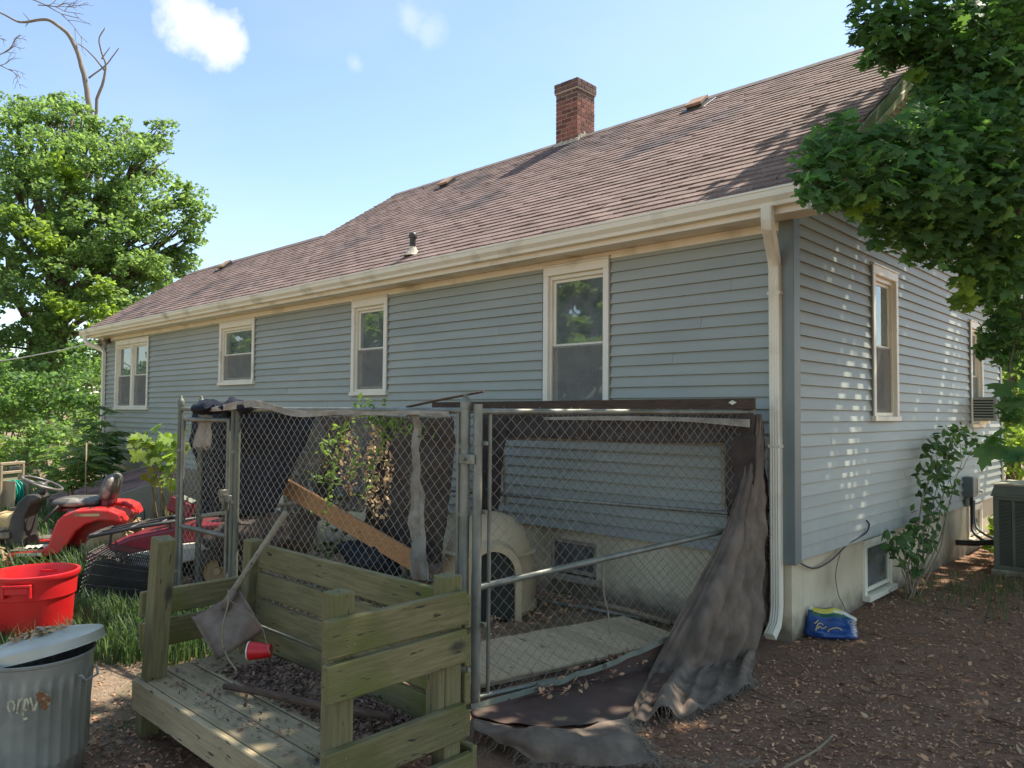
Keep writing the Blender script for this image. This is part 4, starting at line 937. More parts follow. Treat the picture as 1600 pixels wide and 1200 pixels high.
o, G = sheet('thin_net', [[nM(492, 650, -.1), nM(530, 650, -.1), nM(575, 652, -.1), nM(600, 652, -.1)], [nM(470, 700, -.1), nM(520, 705, -.1), nM(570, 705, -.1), nM(596, 705, -.1)], [nM(450, 760, -.1), nM(505, 765, -.1), nM(555, 765, -.1), nM(585, 765, -.1)], [nM(440, 800, -.1), nM(490, 815, -.1), nM(535, 800, -.1), nM(570, 800, -.1)]], m_thin, fold=.05, nf=4, nse=.03, seed=34)
tag(o, 'thin grey torn net hanging between the navy tarp and brown cloth', 'netting')
bgb = MB(); bc = Vector(nM(585, 868, -.15)); bgb.grid(lambda u, v: (lambda d: bc + Vector((d.x * .34, d.y * .2, d.z * .17)) * (1 + .35 * noise3(d, 2.2, 3) + .2 * noise3(d, 6, 5)))(Vector((math.cos(6.2832 * u) * math.sin(math.pi * v), math.sin(6.2832 * u) * math.sin(math.pi * v), math.cos(math.pi * v)))), 48, 24)
tag(bgb.build('rubbish_bag', m_navy, None, smooth=True), 'black rubbish bag slumped under the leaning plank in the kennel', 'bag')
# big drape outside the right panel
bcn = Vector((Cp - Bp).y, ) if False else None
nR = np.array([(Cp - B2).y, -(Cp - B2).x, 0]); nR /= np.linalg.norm(nR)
def dr(x, y, o=.06): return on_plane(x, y, np.array(B2) + nR * o, nR)
rowsD = [[dr(1178, 650, .03), dr(1183, 648, .05), dr(1187, 648, .05), dr(1191, 652, .02)],
         [dr(1168, 710, .05), dr(1177, 710, .09), dr(1186, 710, .08), dr(1195, 705, .04)],
         [dr(1142, 800, .07), dr(1160, 805, .14), dr(1180, 808, .13), dr(1197, 800, .06)],
         [dr(1112, 870, .08), dr(1143, 880, .2), dr(1175, 885, .18), dr(1196, 880, .1)],
         [dr(1062, 960, .1), dr(1112, 975, .26), dr(1162, 985, .26), dr(1194, 970, .16)],
         [dr(1018, 1045, .12), dr(1080, 1050, .22), dr(1138, 1040, .24), dr(1182, 1015, .2)],
         [gz_(985, 1112, .03), gz_(1060, 1098, .03), gz_(1120, 1078, .03), gz_(1174, 1050, .03)],
         [gz_(975, 1128, .02), gz_(1065, 1118, .02), gz_(1130, 1092, .02), gz_(1185, 1062, .02)]]
o, G = sheet('draped_shade_cloth', rowsD, m_cloth, fold=.05, nf=4.2, nse=.016, sub=16, seed=21, phase=1, zmin=.012)
for i in range(G.shape[0]):
    pass
drape = tag(o, 'long brown shade cloth gathered at the right kennel post and spilling onto the ground', 'cloth')
fray([G[i, -1] for i in range(G.shape[0])], (.2, -.5, -.7), 240, .14, drape, seed=22)
fray([G[-1, j] for j in range(G.shape[1])], (.6, .3, -.8), 110, .07, drape, seed=23)
o, G = sheet('shade_cloth_flap', [[dr(1190, 655, -.03), dr(1196, 700, -.05)], [dr(1193, 760, -.05), dr(1200, 790, -.08)], [dr(1195, 880, -.02), dr(1212, 900, -.1)], [dr(1180, 985, .08), dr(1203, 965, -.05)], [dr(1165, 1030, .15), dr(1195, 985, .02)]], m_clothgrey, fold=.01, nf=1.5, nse=.02, seed=24)
tag(o, 'thin grey flap of shade cloth hanging between the kennel and the downspout', 'cloth')
gz_ = lambda x, y, z: on_plane(x, y, (0, 0, z), (0, 0, 1))
# maroon canvas along the foot of the panel
bandtop = [(735, 1101), (800, 1082), (870, 1060), (940, 1037), (1005, 1010), (1068, 985)]
rowsB = [[dr(x, y, .05) for x, y in bandtop], [dr(x, y, .07 + .02 * (k % 2)) for k, (x, y) in enumerate([(737, 1112), (805, 1104), (880, 1092), (950, 1074), (1005, 1052), (1058, 1030)])], [gz_(742, 1126, .02), gz_(810, 1132, .02), gz_(885, 1132, .02), gz_(960, 1128, .02), gz_(1000, 1115, .02), gz_(1040, 1085, .05)]]
o, G = sheet('maroon_canvas', rowsB, m_canvas, fold=.012, nf=3, nse=.015, sub=8, seed=25, zmin=.01)
canv = tag(o, 'dark maroon canvas strip with green hem along the foot of the right panel', 'canvas')
h = MB(); e = [Vector(G[i, 0]) for i in range(G.shape[0])]
for i in range(len(e) - 1):
    a, b = e[i] + Vector(nR) * .006, e[i + 1] + Vector(nR) * .006
    h.add([a + Vector((0, 0, .004)), b + Vector((0, 0, .004)), b + Vector((0, 0, -.028)) + Vector(nR) * .008, a + Vector((0, 0, -.028)) + Vector(nR) * .008], [(0, 1, 2, 3)])
h.build('hem', m_hem, canv)
for (x, y) in ((838, 1078), (945, 1041), (1034, 1003)):
    c = Vector(dr(x, y, .075)); gm = MB()
    ax = Vector(nR); s1 = Vector((0, 0, 1)); s2 = ax.cross(s1)
    gm.tube([c + (s1 * math.cos(t) + s2 * math.sin(t)) * .011 for t in np.linspace(0, 6.283, 13)], .004, 5, False); gm.build('grommet', m_steel, canv, smooth=True)
# end of the cloth lying on the ground
gz_ = lambda x, y, z: on_plane(x, y, (0, 0, z), (0, 0, 1))
rowsG = [[gz_(738, 1126, .03), gz_(820, 1136, .05), gz_(900, 1138, .07), gz_(985, 1120, .09)], [gz_(742, 1140, .07), gz_(820, 1152, .1), gz_(905, 1155, .1), gz_(995, 1145, .07)], [gz_(800, 1165, .06), gz_(850, 1172, .08), gz_(930, 1178, .06), gz_(1010, 1168, .04)], [gz_(830, 1190, .02), gz_(880, 1195, .02), gz_(950, 1196, .02), gz_(1030, 1188, .02)]]
o, G = sheet('shade_cloth_end', rowsG, m_cloth, fold=.012, nf=2, nse=.02, sub=8, seed=27)
ge = tag(o, 'frayed end of brown shade cloth lying on the mulch in front of the kennel', 'cloth')
fray([G[-1, j] for j in range(G.shape[1])], (.8, -.4, -.1), 200, .12, ge, seed=28, spread=.8)
fray([G[i, -1] for i in range(G.shape[0])], (.3, -.8, -.1), 200, .12, ge, seed=29, spread=.8)
fray([G[0, j] for j in range(G.shape[1])] + [G[i, -1] for i in range(0, 12)], (-.1, -.6, -.7), 110, .16, ge, seed=30, spread=.4)
fray([Vector(gz_(x, y, .02)) for x, y in ((1050, 1190), (1120, 1194), (1190, 1186))], (.3, -.5, .1), 160, .1, ge, name='loose_threads', seed=31, spread=1)

# ------------------------------------------------------------------ things inside the kennel
soil = MB()
def soilz(u, v):
    x = -4.0 + 3.5 * u; y = -2.45 + 2.3 * v + .2 * u; e = min(u, 1 - u, v, 1 - v) * 8; k = min(1, e)
    return (x, y, -.03 + k * (.045 + .05 * max(0, noise3((x, y, 0), 1.6)) + .02 * noise3((x, y, 2), 6)))
soil.grid(soilz, 60, 40); soil = soil.build('bare_soil', m_soil, None, smooth=True); struct(soil)
dogh = thing('dog_house', 'beige plastic igloo dog house standing in the kennel', 'dog house', (-2.24, -1.0, .03), R_(-40)); dogh.scale = (1.06, 1.06, .96)
prof = [(.375, 0), (.39, .02), (.39, .06), (.375, .08), (.38, .2), (.37, .4), (.34, .56), (.28, .70), (.19, .80), (.09, .845), (0, .855)]
MB().lathe(prof, 40).build('dome', m_igloo, dogh, smooth=True, angle=50)
for z in (.3, .52): MB().lathe([(.382 - .0 * z, z - .006), (.39 if z < .4 else .362, z), (.38 if z < .4 else .35, z + .008)], 40).build('rib', m_igloo, dogh, smooth=True)
def arch(x, w_, h_, n=16):
    pts = [(x, w_, .0)]
    for k in range(n + 1):
        a = math.pi * k / n; pts.append((x, w_ * math.cos(a), h_ - w_ * 1.15 + w_ * 1.15 * math.sin(a)))
    pts.append((x, -w_, 0)); return pts
o1, o2, i1, i2 = arch(.2, .225, .67), arch(.43, .215, .64), arch(.432, .168, .58), arch(.31, .16, .56)
tn = MB(); n = len(o1)
for Pa, Pb in ((o1, o2), (o2, i1), (i1, i2)):
    tn.add(Pa + Pb, [(k, k + 1, n + k + 1, n + k) for k in range(n - 1)])
tn.build('entrance', m_igloo, dogh, smooth=True, angle=40)
MB().add(arch(.392, .166, .575), [tuple(range(n))]).build('doorway_shade', m_acdark, dogh)  # flat dark sheet paints the shade inside the entrance
pal = thing('board_platform', 'low platform of pale boards lying on the kennel floor', 'platform', (-1.08, -1.56, 0), R_(-14))
nb = 13
for k in range(nb):
    y = -.98 + k * .152; q = MB().bbox(-.36 + random.uniform(-.01, .01), .36 + random.uniform(-.01, .01), y, y + .147, .05, .068, .002, Matrix.Rotation(random.uniform(-.006, .006), 4, 'Z')); q.build('board', m_pallet, pal)
for x in (-.3, .26): MB().bbox(x, x + .05, -.96, .98, .01, .049, .002).build('bearer', m_pallet, pal)
pw = MB().bbox(-.45, .45, -.16, .16, 0, .012, .002); pw = pw.build('plywood_scrap', m_pallet, None); pw.location = (-2.3, -2.0, .06); pw.rotation_euler = (.02, .02, R_(38)); tag(pw, 'scrap of plywood on the soil left of the dog house', 'plywood')
lm = MB(); bar(lm, on_plane(418, 744, (0, -2.15, 0), (0, 1, 0)), on_plane(652, 880, (0, -1.75, 0), (0, 1, 0)), .038, .15, .003, up=(0, 0, 1)); tag(lm.build('lumber_plank', m_plank, None), 'orange brown lumber plank leaning diagonally inside the kennel', 'plank')
pz = MB().tube([(-1.62, -.42, .09), (-1.2, -.45, .1), (-.75, -.5, .09)], .022, 8).build('ground_pipe', m_stick, None, smooth=True); tag(pz, 'dirty pipe lying along the foundation inside the kennel', 'pipe')
rp = cable('frayed_rope', 'thin frayed rope hanging down inside the right kennel panel', [dr(945, 870, -.06), dr(943, 900, -.05), dr(944, 930, -.06), dr(950, 955, -.05), dr(953, 990, -.05)], .006, m_strip, 'rope')

# ------------------------------------------------------------------ slatted wooden bench
bench = thing('wooden_bench', 'mossy green slatted wooden bench box with plank floor in the foreground', 'bench', (-.92, -3.68, 0))
b0 = Vector((.92, 3.68, 0))
def bp_(name, x0, x1, y0, y1, z0, z1, m_, rx=0, ry=0, rz=0, bev=.005):
    c = Vector(((x0 + x1) / 2, (y0 + y1) / 2, z0)) + b0
    q = MB().bbox(-(x1 - x0) / 2, (x1 - x0) / 2, -(y1 - y0) / 2, (y1 - y0) / 2, 0, z1 - z0, bev); o = q.build(name, m_, bench); o.location = c; o.rotation_euler = (rx, ry, rz); return o
ys = [-4.035, -3.888, -3.742, -3.598, -3.455]
for k, y in enumerate(ys[:-1]): bp_('floor_board', -1.86 + random.uniform(-.008, .008), -.1 + random.uniform(-.005, .005), y, y + .138, .255, .292 + random.uniform(-.003, .003), m_deck)
bp_('floor_board', -1.84, -.1, -3.455, -3.33, .254, .29, m_deck)
bp_('front_board', -1.81, .03, -4.072, -4.037, .13, .285, m_deck); bp_('rear_board', -1.86, .0, -3.325, -3.29, .13, .25, m_wx)
bp_('side_board', -1.868, -1.832, -4.03, -3.33, .12, .25, m_wy)
bp_('leg', -1.86, -1.77, -4.03, -3.94, -.03, .25, m_wz); bp_('leg', -1.86, -1.77, -3.42, -3.33, -.03, .25, m_wz)
bp_('corner_post', -.09, .0, -4.03, -3.94, -.03, 1.02, m_wz)
bp_('corner_post', -.09, .0, -3.48, -3.39, -.03, 1.0, m_wz); bp_('corner_post', -1.965, -1.875, -3.42, -3.33, -.02, .93, m_wz, ry=R_(4))
bp_('corner_post', -1.79, -1.69, -4.035, -3.94, .28, 1.045, m_wz, ry=R_(9), rx=R_(1))
for (z0, z1) in ((.80, .94), (.64, .78), (.32, .465)): bp_('side_slat', .003, .041, -4.085, -3.395, z0, z1, m_wy, rx=R_(-1.5) * 0)
for k, (z0, z1) in enumerate(((.765, .905), (.60, .738), (.437, .575), (.30, .415))): bp_('back_slat', -1.87, -.0, -3.368 + .0, -3.332, z0, z1, m_wx)
for (z0, z1) in ((.6, .74), (.42, .57)): bp_('left_slat', -2.01, -1.972, -3.97, -3.30, z0 - .05, z1 - .05, m_wy)
bp_('post_block', -.085, .0, -3.52, -3.482, .3, .62, m_wz)
bp_('side_board', .003, .04, -4.034, -3.35, .12, .25, m_wy)
nl = MB()
for z in (.835, .905, .675, .745, .36, .43):
    for y in (-4.0, -3.97, -3.45, -3.42): nl.lathe([(.0045, 0), (.003, .0015), (0, .0015)], 7, b0 + Vector((.041, y, z)), Mx(ry=R_(90)))
for z in (.8, .87, .64, .7, .47, .54):
    for x in (-1.83, -1.8, -.06, -.03): nl.lathe([(.0045, 0), (.003, .0015), (0, .0015)], 7, b0 + Vector((x, -3.3685, z)), Mx(rx=R_(90)))
for x in (-1.8, -.95, -.1):
    for y in ys: nl.lathe([(.0045, 0), (.003, .0015), (0, .0015)], 7, b0 + Vector((x, y + .03, .2955)))
nl.build('nail_heads', m_steel, bench, kind='stuff')
# dead leaves on the bench
def mound(u, v):
    x = -1.55 + 1.45 * u; y = -3.72 + .34 * v; e = max(0, math.sin(math.pi * u)) ** .6 * max(0, math.sin(math.pi * min(1, v * .62 + .38 * v))) ** .6
    return (x, y + .0, .285 + e * (.055 + .06 * noise3((x, y, 0), 5) + .015 * noise3((x, y, 3), 18)))
md = MB().grid(lambda u, v: mound(u, v), 60, 18).build('compost_heap', m_soil, None, smooth=True); md['kind'] = 'stuff'
tag(md, 'heap of rotting dead leaves on the bench floor', 'leaf heap')
# chip shape: a curled dead leaf
CHIP = [(-.5, 0, .0), (-.15, -.22, .1), (.2, -.2, .06), (.5, 0, .16), (.15, .24, .12), (-.2, .2, .04)]; CHF = [(0, 1, 4, 5), (1, 2, 3, 4)]
def litter(name, pts, size, m_, parent=None, tilt=.45, label=None):
    P = np.array(pts); nrm = np.stack([rng.normal(0, tilt, len(P)), rng.normal(0, tilt, len(P)), np.ones(len(P))], 1)
    o = scatter(name, CHIP, CHF, P, nrm, size, m_, parent, 'stuff')
    return o
n = 4200; U = rng.random((n, 2)); pts = []
for u, v in U:
    q = mound(u, v); pts.append((q[0], q[1], max(q[2], .292) + .006))
for k in range(420): pts.append((rng.uniform(-1.8, -.1), rng.uniform(-4.0, -3.4), .298))
litter('leaf_heap_top', pts, rng.uniform(.012, .036, len(pts)), m_heap, md, .6)
tag(MB().tube([(-1.28, -3.82, .315), (-1.0, -3.76, .34), (-.6, -3.68, .36), (-.2, -3.6, .4)], [.016, .018, .02, .018], 8).build('stick', m_beam, None, smooth=True), 'thick dark stick lying across the leaf heap on the bench', 'stick')
# flat scoop, cup and twig on the bench
sh = thing('flat_shovel', 'square rusty flat shovel leaning in the corner of the bench', 'shovel')
c4 = [Vector(at(299, 966, 4.14)), Vector(at(374, 922, 4.3)), Vector(at(412, 986, 4.22)), Vector(at(337, 1033, 4.05))]
nS = (c4[1] - c4[0]).cross(c4[3] - c4[0]).normalized()
if nS.dot(Vector(CAM) - c4[0]) < 0: nS = -nS
bl = MB(); N_ = 10
def bladept(u, v):
    p = c4[0].lerp(c4[1], u).lerp(c4[3].lerp(c4[2], u), v); e = min(u, 1 - u)
    return p + nS * (.03 * (1 - min(1, e * 9)) ** 2 + .012 * math.sin(math.pi * v) - .01)
bl.grid(bladept, N_ * 2, N_); bl = bl.build('blade', m_shovel, sh, smooth=True); md_ = bl.modifiers.new('t', 'SOLIDIFY'); md_.thickness = .005
MB().tube([Vector(at(352, 942, 4.23)), Vector(at(372, 912, 4.29)), Vector(at(408, 858, 4.38)), Vector(at(447, 800, 4.5))], [.02, .017, .0165, .017], 10).build('handle', m_stick, sh, smooth=True)
MB().tube([Vector(at(350, 952, 4.2)), Vector(at(366, 922, 4.255))], [.024, .021], 10).build('socket', m_shovel, sh, smooth=True)
cable('dry_vine', 'thin pale dry vine hanging over the flat shovel', [at(357, 922, 4.16), at(356, 945, 4.12), at(349, 975, 4.05), at(348, 1005, 4.02), at(356, 1028, 3.98), at(370, 1048, 3.9)], .0045, m_stick, 'vine')
cable('dry_vine', 'thin brown vine drooping from the shovel handle behind the cup', [at(358, 938, 4.15), at(385, 955, 4.12), at(408, 978, 4.08), at(416, 1003, 4.0), at(422, 1022, 3.95)], .003, m_stick, 'vine')
cup = thing('plastic_cup', 'red plastic cup with white inside lying on the bench', 'cup')
cm = Matrix.Translation(Vector(at(388, 1017, 3.99))) @ Matrix(((*Vector((.78, .6, .12)).normalized(), 0), (0, 0, 0, 0), (0, 0, 0, 0), (0, 0, 0, 1))).transposed()
ax = Vector((.72, .68, .02)).normalized(); s1 = Vector((0, 0, 1)); s2 = ax.cross(s1).normalized(); s1 = s2.cross(ax)
cM = Matrix(((s1.x, s2.x, ax.x, 0), (s1.y, s2.y, ax.y, 0), (s1.z, s2.z, ax.z, 0), (0, 0, 0, 1)))
cc = Vector(at(389, 1017, 4.0))
MB().lathe([(.046, 0), (.047, .003), (.043, .05), (.034, .115), (.0, .115)], 20, cc, cM).build('body', m_plred, cup, smooth=True, angle=40)
MB().lathe([(.0475, -.001), (.0445, .0), (.041, .05), (.032, .108), (0, .108)], 20, cc, cM).lathe([(.049, -.003), (.049, .003), (.046, .003)], 20, cc, cM).build('inside', m_white, cup, smooth=True, angle=40)

# ------------------------------------------------------------------ metal trash can with crooked lid
can = thing('trash_can', 'galvanised ribbed metal trash can with crooked lid beside the bench', 'trash can', (-1.70, -4.55, 0)); can.scale = (1, 1, .94)
def rip(a, z): return .006 * max(-.4, math.cos(a * 30)) if .07 < z < .50 else 0
MB().lathe([(0, .02), (.205, .02), (.212, .0), (.214, .05), (.216, .07), (.219, .12), (.222, .2), (.225, .28), (.23, .36), (.235, .44), (.238, .49), (.239, .51), (.242, .54), (.243, .575), (.251, .58), (.252, .592), (.244, .594), (.238, .58), (.225, .1), (0, .06)], 240, ripple=rip).build('body', m_canmetal, can, smooth=True, angle=50)
for s in (.72, math.pi + .72):
    d = Vector((math.cos(s), math.sin(s), 0)); t = Vector((-d.y, d.x, 0)); c = d * .243 + Vector((0, 0, .50))
    MB().tube([c + t * .06 + d * .0, c + t * .06 + d * .02, c + t * .05 + d * .03 - Vector((0, 0, .03)), c - t * .05 + d * .03 - Vector((0, 0, .03)), c - t * .06 + d * .02, c - t * .06], .006, 8).build('handle', m_canmetal, can, smooth=True)
lidM = Mx((-.055, .045, .605), rx=R_(7), ry=R_(-11))
lp = [(0, .06), (.03, .06), (.05, .055), (.1, .05), (.105, .052), (.16, .044), (.165, .046), (.225, .03), (.255, .02), (.262, .014), (.264, -.03), (.266, -.032), (.258, -.03), (.25, .008), (0, .04)]
lid = MB().lathe(lp, 56, (0, 0, 0), lidM); lid.v = [tuple(Vector(v)) for v in lid.v]
lid = lid.build('lid', m_lid, can, smooth=True, angle=40)
hl = MB().tube([lidM @ Vector((-.05, 0, .055)), lidM @ Vector((-.045, 0, .085)), lidM @ Vector((.045, 0, .085)), lidM @ Vector((.05, 0, .055))], .006, 8).build('lid_handle', m_canmetal, lid, smooth=True)
pts = [lidM @ Vector((rng.normal(0, .06), rng.normal(-.01, .05), .062)) for k in range(160)]
litter('leaf_debris', [tuple(p) for p in pts], rng.uniform(.015, .05, 160), m_litterl, lid, .5)
# worn paint lettering with rust: small raised flakes of paint on the can side
m_flake = mat('paint_flake', (.5, .47, .36), (.62, .59, .47), rough=.8, scale=40, bump=.3, dirt_or_sheen=(.25, .22, .17), dscale=30, dcut=(.45, .6))
m_rust = mat('rust_patch', (.16, .07, .03), (.27, .13, .06), rough=.9, scale=50, bump=.4, dirt_or_sheen=(.4, .36, .28), dscale=35, dcut=(.5, .6))
def canpt(x, y, o=.008):
    # pixel on the can's skin -> surface point
    v = ray(x, y); c = np.array([-1.70, -4.55]); rel = CAM[:2] - c; rad = .238
    for _ in range(3):
        a_ = v[:2] @ v[:2]; b_ = 2 * rel @ v[:2]; c_ = rel @ rel - rad ** 2; t = (-b_ - math.sqrt(max(0, b_ * b_ - 4 * a_ * c_))) / (2 * a_); z = CAM[2] + v[2] * t; rad = .213 + (z / .58) * .029 + o
    p = CAM + v * t; q_ = Vector(p) - Vector((-1.70, -4.55, 0)); q_.z /= .94; return q_
def flake(polys, m_, name):
    mb = MB()
    for poly in polys:
        n_ = len(poly); mb.add([canpt(x, y, .0075) for x, y in poly], [tuple(range(n_))])
    return mb.build(name, m_, can)
def stroke(pts, w_):
    out = []
    for (a, b), (c, d) in zip(pts[:-1], pts[1:]):
        L = math.hypot(c - a, d - b) or 1; nx_, ny_ = -(d - b) / L * w_, (c - a) / L * w_; out.append([(a + nx_, b + ny_), (c + nx_, d + ny_), (c - nx_, d - ny_), (a - nx_, b - ny_)])
    return out
letters = [[(14, 1096), (12, 1104), (15, 1112), (21, 1112), (23, 1102), (20, 1095), (15, 1095)], [(26, 1115), (30, 1092)], [(29, 1098), (35, 1090)], [(35, 1118), (40, 1092), (44, 1094), (44, 1108), (38, 1110)], [(36, 1124), (43, 1122)], [(47, 1090), (53, 1112)], [(53, 1112), (58, 1096)]]
flake([p for s in letters for p in stroke(s, 1.9)], m_flake, 'painted_letters')
flake([[(56, 1084), (62, 1080), (70, 1081), (77, 1086), (80, 1093), (78, 1102), (72, 1110), (66, 1108), (62, 1098), (56, 1092)]], m_rust, 'rust_patch')

# ------------------------------------------------------------------ red bin
rb = thing('red_bin', 'round bright red plastic refuse bin standing in the grass', 'bin', (-3.86, -4.0, 0))
MB().lathe([(0, .01), (.225, .01), (.232, .0), (.236, .03), (.255, .36), (.257, .37), (.266, .375), (.272, .5), (.284, .503), (.29, .52), (.288, .537), (.27, .54), (.262, .52), (.24, .06), (0, .04)], 64).build('body', m_plred, rb, smooth=True, angle=35)
for s in (-.62, math.pi - .62):
    d = Vector((math.cos(s), math.sin(s), 0)); t = Vector((-d.y, d.x, 0)); c = d * .272; M_ = Matrix(((t.x, d.x, 0, c.x), (t.y, d.y, 0, c.y), (0, 0, 1, 0), (0, 0, 0, 1)))
    MB().bbox(-.09, .09, -.02, .03, .475, .495, .004, M_).bbox(-.09, -.075, -.02, .028, .40, .474, .003, M_).bbox(.075, .09, -.02, .028, .40, .474, .003, M_).bbox(-.074, .074, .012, .027, .43, .474, .003, M_).build('handle', m_plred, rb)

# ------------------------------------------------------------------ wire dog crate
cr = thing('wire_crate', 'black folding wire crate dumped in the grass beside the red bin', 'crate')
q = [Vector(v) for v in ((-4.72, -3.38, .47), (-4.33, -2.99, .385), (-4.43, -3.1, .0), (-4.8, -3.44, .03))]
bk = Vector((-.16, .2, .04))
def wires(a, b, c, d, n1, n2, r=.0026):
    mb = MB()
    for k in range(n1 + 1): mb.tube([a.lerp(b, k / n1), d.lerp(c, k / n1)], r, 4, False)
    for k in range(n2 + 1): mb.tube([a.lerp(d, k / n2), b.lerp(c, k / n2)], r * 1.5, 4, False)
    return mb
wires(q[0], q[1], q[2], q[3], 30, 5).build('front_panel', m_black, cr); wires(*[p + bk for p in q], 30, 5).build('rear_panel', m_black, cr)
wires(*[p + bk * .5 for p in q], 31, 4).build('inner_panel', m_black, cr)
wires(q[0], q[1], q[1] + bk, q[0] + bk, 20, 2).build('top_panel', m_black, cr); wires(q[1], q[1] + bk, q[2] + bk, q[2], 4, 12).build('side_panel', m_black, cr); wires(q[0], q[0] + bk, q[3] + bk, q[3], 4, 12).build('side_panel', m_black, cr)
MB().add([q[3] + bk * .55, q[2] + bk * .55, q[1].lerp(q[2], .25) + bk * .55, q[0].lerp(q[3], .25) + bk * .55, q[3] + bk * .62, q[2] + bk * .62, q[1].lerp(q[2], .25) + bk * .62, q[0].lerp(q[3], .25) + bk * .62], [(0, 1, 2, 3), (7, 6, 5, 4), (0, 4, 5, 1), (1, 5, 6, 2), (2, 6, 7, 3), (3, 7, 4, 0)]).build('plastic_tray', m_black, cr)
# ------------------------------------------------------------------ riding mower and quad
def rounded(mb, name, m_, parent, lv=2):
    o = mb.build(name, m_, parent, smooth=True); md = o.modifiers.new('round', 'SUBSURF'); md.levels = lv; md.render_levels = lv; return o
def wheel(parent, c, r, w_, mt, hubm, lug=18, name='wheel'):
    M_ = Mx(rx=R_(90))
    t = MB().lathe([(r * .52, -w_ * .42), (r * .6, -w_ * .5), (r * .88, -w_ * .5), (r * .97, -w_ * .38), (r, -w_ * .15), (r, w_ * .15), (r * .97, w_ * .38), (r * .88, w_ * .5), (r * .6, w_ * .5), (r * .52, w_ * .42)], 40, c, M_)
    for k in range(lug):
        a = 2 * math.pi * k / lug
        for s in (-1, 1):
            ml = Matrix.Translation(Vector(c)) @ Matrix.Rotation(a + (.5 if s > 0 else 0) * 2 * math.pi / lug, 4, 'Y') @ Mx((0, s * w_ * .24, r), rz=s * .5)
            t.bbox(-.012, .012, -w_ * .26, w_ * .26, -.012, .014, .003, ml)
    o = t.build(name, mt, parent, smooth=True, angle=40)
    MB().lathe([(r * .53, -w_ * .4), (r * .5, -w_ * .3), (r * .4, -w_ * .12), (r * .18, -w_ * .1), (r * .16, -w_ * .3), (0, -w_ * .3)], 24, c, M_).lathe([(r * .53, w_ * .4), (r * .5, w_ * .3), (r * .4, w_ * .12), (r * .18, w_ * .1), (r * .16, w_ * .3), (0, w_ * .3)], 24, c, M_).build('rim', hubm, o, smooth=True, angle=40)
    return o
mow = thing('riding_mower', 'red riding lawn mower with hood removed and worn black seat', 'lawn mower', (-6.42, -3.05, 0), math.atan2(-.85, -.52))
wheel(mow, (-.5, .36, .25), .25, .2, m_tan, m_white, 18); wheel(mow, (-.5, -.36, .25), .25, .2, m_tan, m_white, 18)
wheel(mow, (.62, .36, .19), .19, .15, m_tan, m_white, 16); wheel(mow, (.62, -.36, .19), .19, .15, m_tan, m_white, 16)
def fender(y0, y1):
    out = [(-.64, .56), (-.60, .655), (-.5, .70), (-.36, .71), (-.2, .70), (-.1, .66), (-.04, .6), (.0, .48), (.03, .36), (.09, .325), (.3, .315), (.38, .30), (.39, .26), (.3, .25), (.06, .255), (-.08, .29), (-.15, .38), (-.21, .49), (-.3, .56), (-.42, .595), (-.54, .585)]
    return MB().prism(out, (y0, y1))
body = MB()
for (y0, y1) in ((.2, .5), (-.5, -.2)): body.v, body.f = body.v, body.f; f_ = fender(y0, y1); body.add(f_.v, f_.f)
body.prism([(-.62, .6), (-.5, .66), (-.2, .66), (-.05, .6), (.0, .45), (.04, .34), (.04, .3), (-.55, .3)], (-.199, .199))
fb = body.build('fender_body', m_redpaint, mow); bv = fb.modifiers.new('b', 'BEVEL'); bv.width = .018; bv.segments = 2; bv.limit_method = 'ANGLE'
MB().prism([(-.33, .715), (-.1, .672), (-.03, .56), (-.05, .555), (-.12, .62), (-.33, .69)], (.3, .42)).build('fender_pad', m_black, mow)
for y in (.24, -.49): MB().bbox(.06, .36, y, y + .25, .318, .326, .002).build('foot_mat', m_steel, mow)
MB().bbox(.08, .3, .5, .5025, .268, .298, .0005).build('decal', m_white, mow); MB().bbox(-.42, -.2, .5, .5025, .64, .665, .0005).build('decal', m_tank, mow)
MB().bbox(-.2, .95, -.17, .17, .22, .3, .006).bbox(.9, 1.0, -.3, .3, .2, .26, .006).build('chassis', m_black, mow)
dk = MB().prism([(.3, .30), (.42, .27), (.5, .36), (.46, .6), (.40, .76), (.33, .83), (.25, .83), (.2, .79), (.27, .74), (.33, .6), (.33, .42)], (-.2, .2)); dk = dk.build('dashboard', m_black, mow); bv = dk.modifiers.new('b', 'BEVEL'); bv.width = .02; bv.segments = 2
MB().tube([(.28, 0, .78), (.2, 0, .9)], .035, 10).build('steering_column', m_black, mow, smooth=True)
sw = MB(); Ms = Mx((.24, 0, .93), ry=R_(-22))
sw.tube([Ms @ Vector((.19 * math.cos(t), .19 * math.sin(t), 0)) for t in np.linspace(0, 6.2832, 33)], .016, 8, False)
for a in (.6, 2.5, 4.71): sw.tube([Ms @ Vector((0, 0, -.02)), Ms @ Vector((.18 * math.cos(a), .18 * math.sin(a), 0))], .014, 6)
sw.lathe([(.05, -.04), (.05, .0), (.03, .012), (0, .012)], 14, (0, 0, 0), Ms); sw.build('steering_wheel', m_vinylseat, mow, smooth=True)
rounded(MB().bbox(-.36, .12, -.24, .24, .68, .80, .05), 'seat_cushion', m_vinylseat, mow)
rounded(MB().bbox(-.09, .06, -.25, .25, 0, .3, .05, Mx((-.36, 0, .74), ry=R_(-14))), 'seat_back', m_vinylseat, mow)
MB().bbox(-.34, .05, -.2, .2, .655, .69, .01).bbox(-.43, -.36, -.2, .2, .7, .84, .01).build('seat_pan', m_darkred, mow)
wheelarms = MB().tube([(.0, .22, .66), (.02, .24, .72), (.1, .24, .62), (.16, .24, .55)], .014, 6).build('lever', m_black, mow, smooth=True)
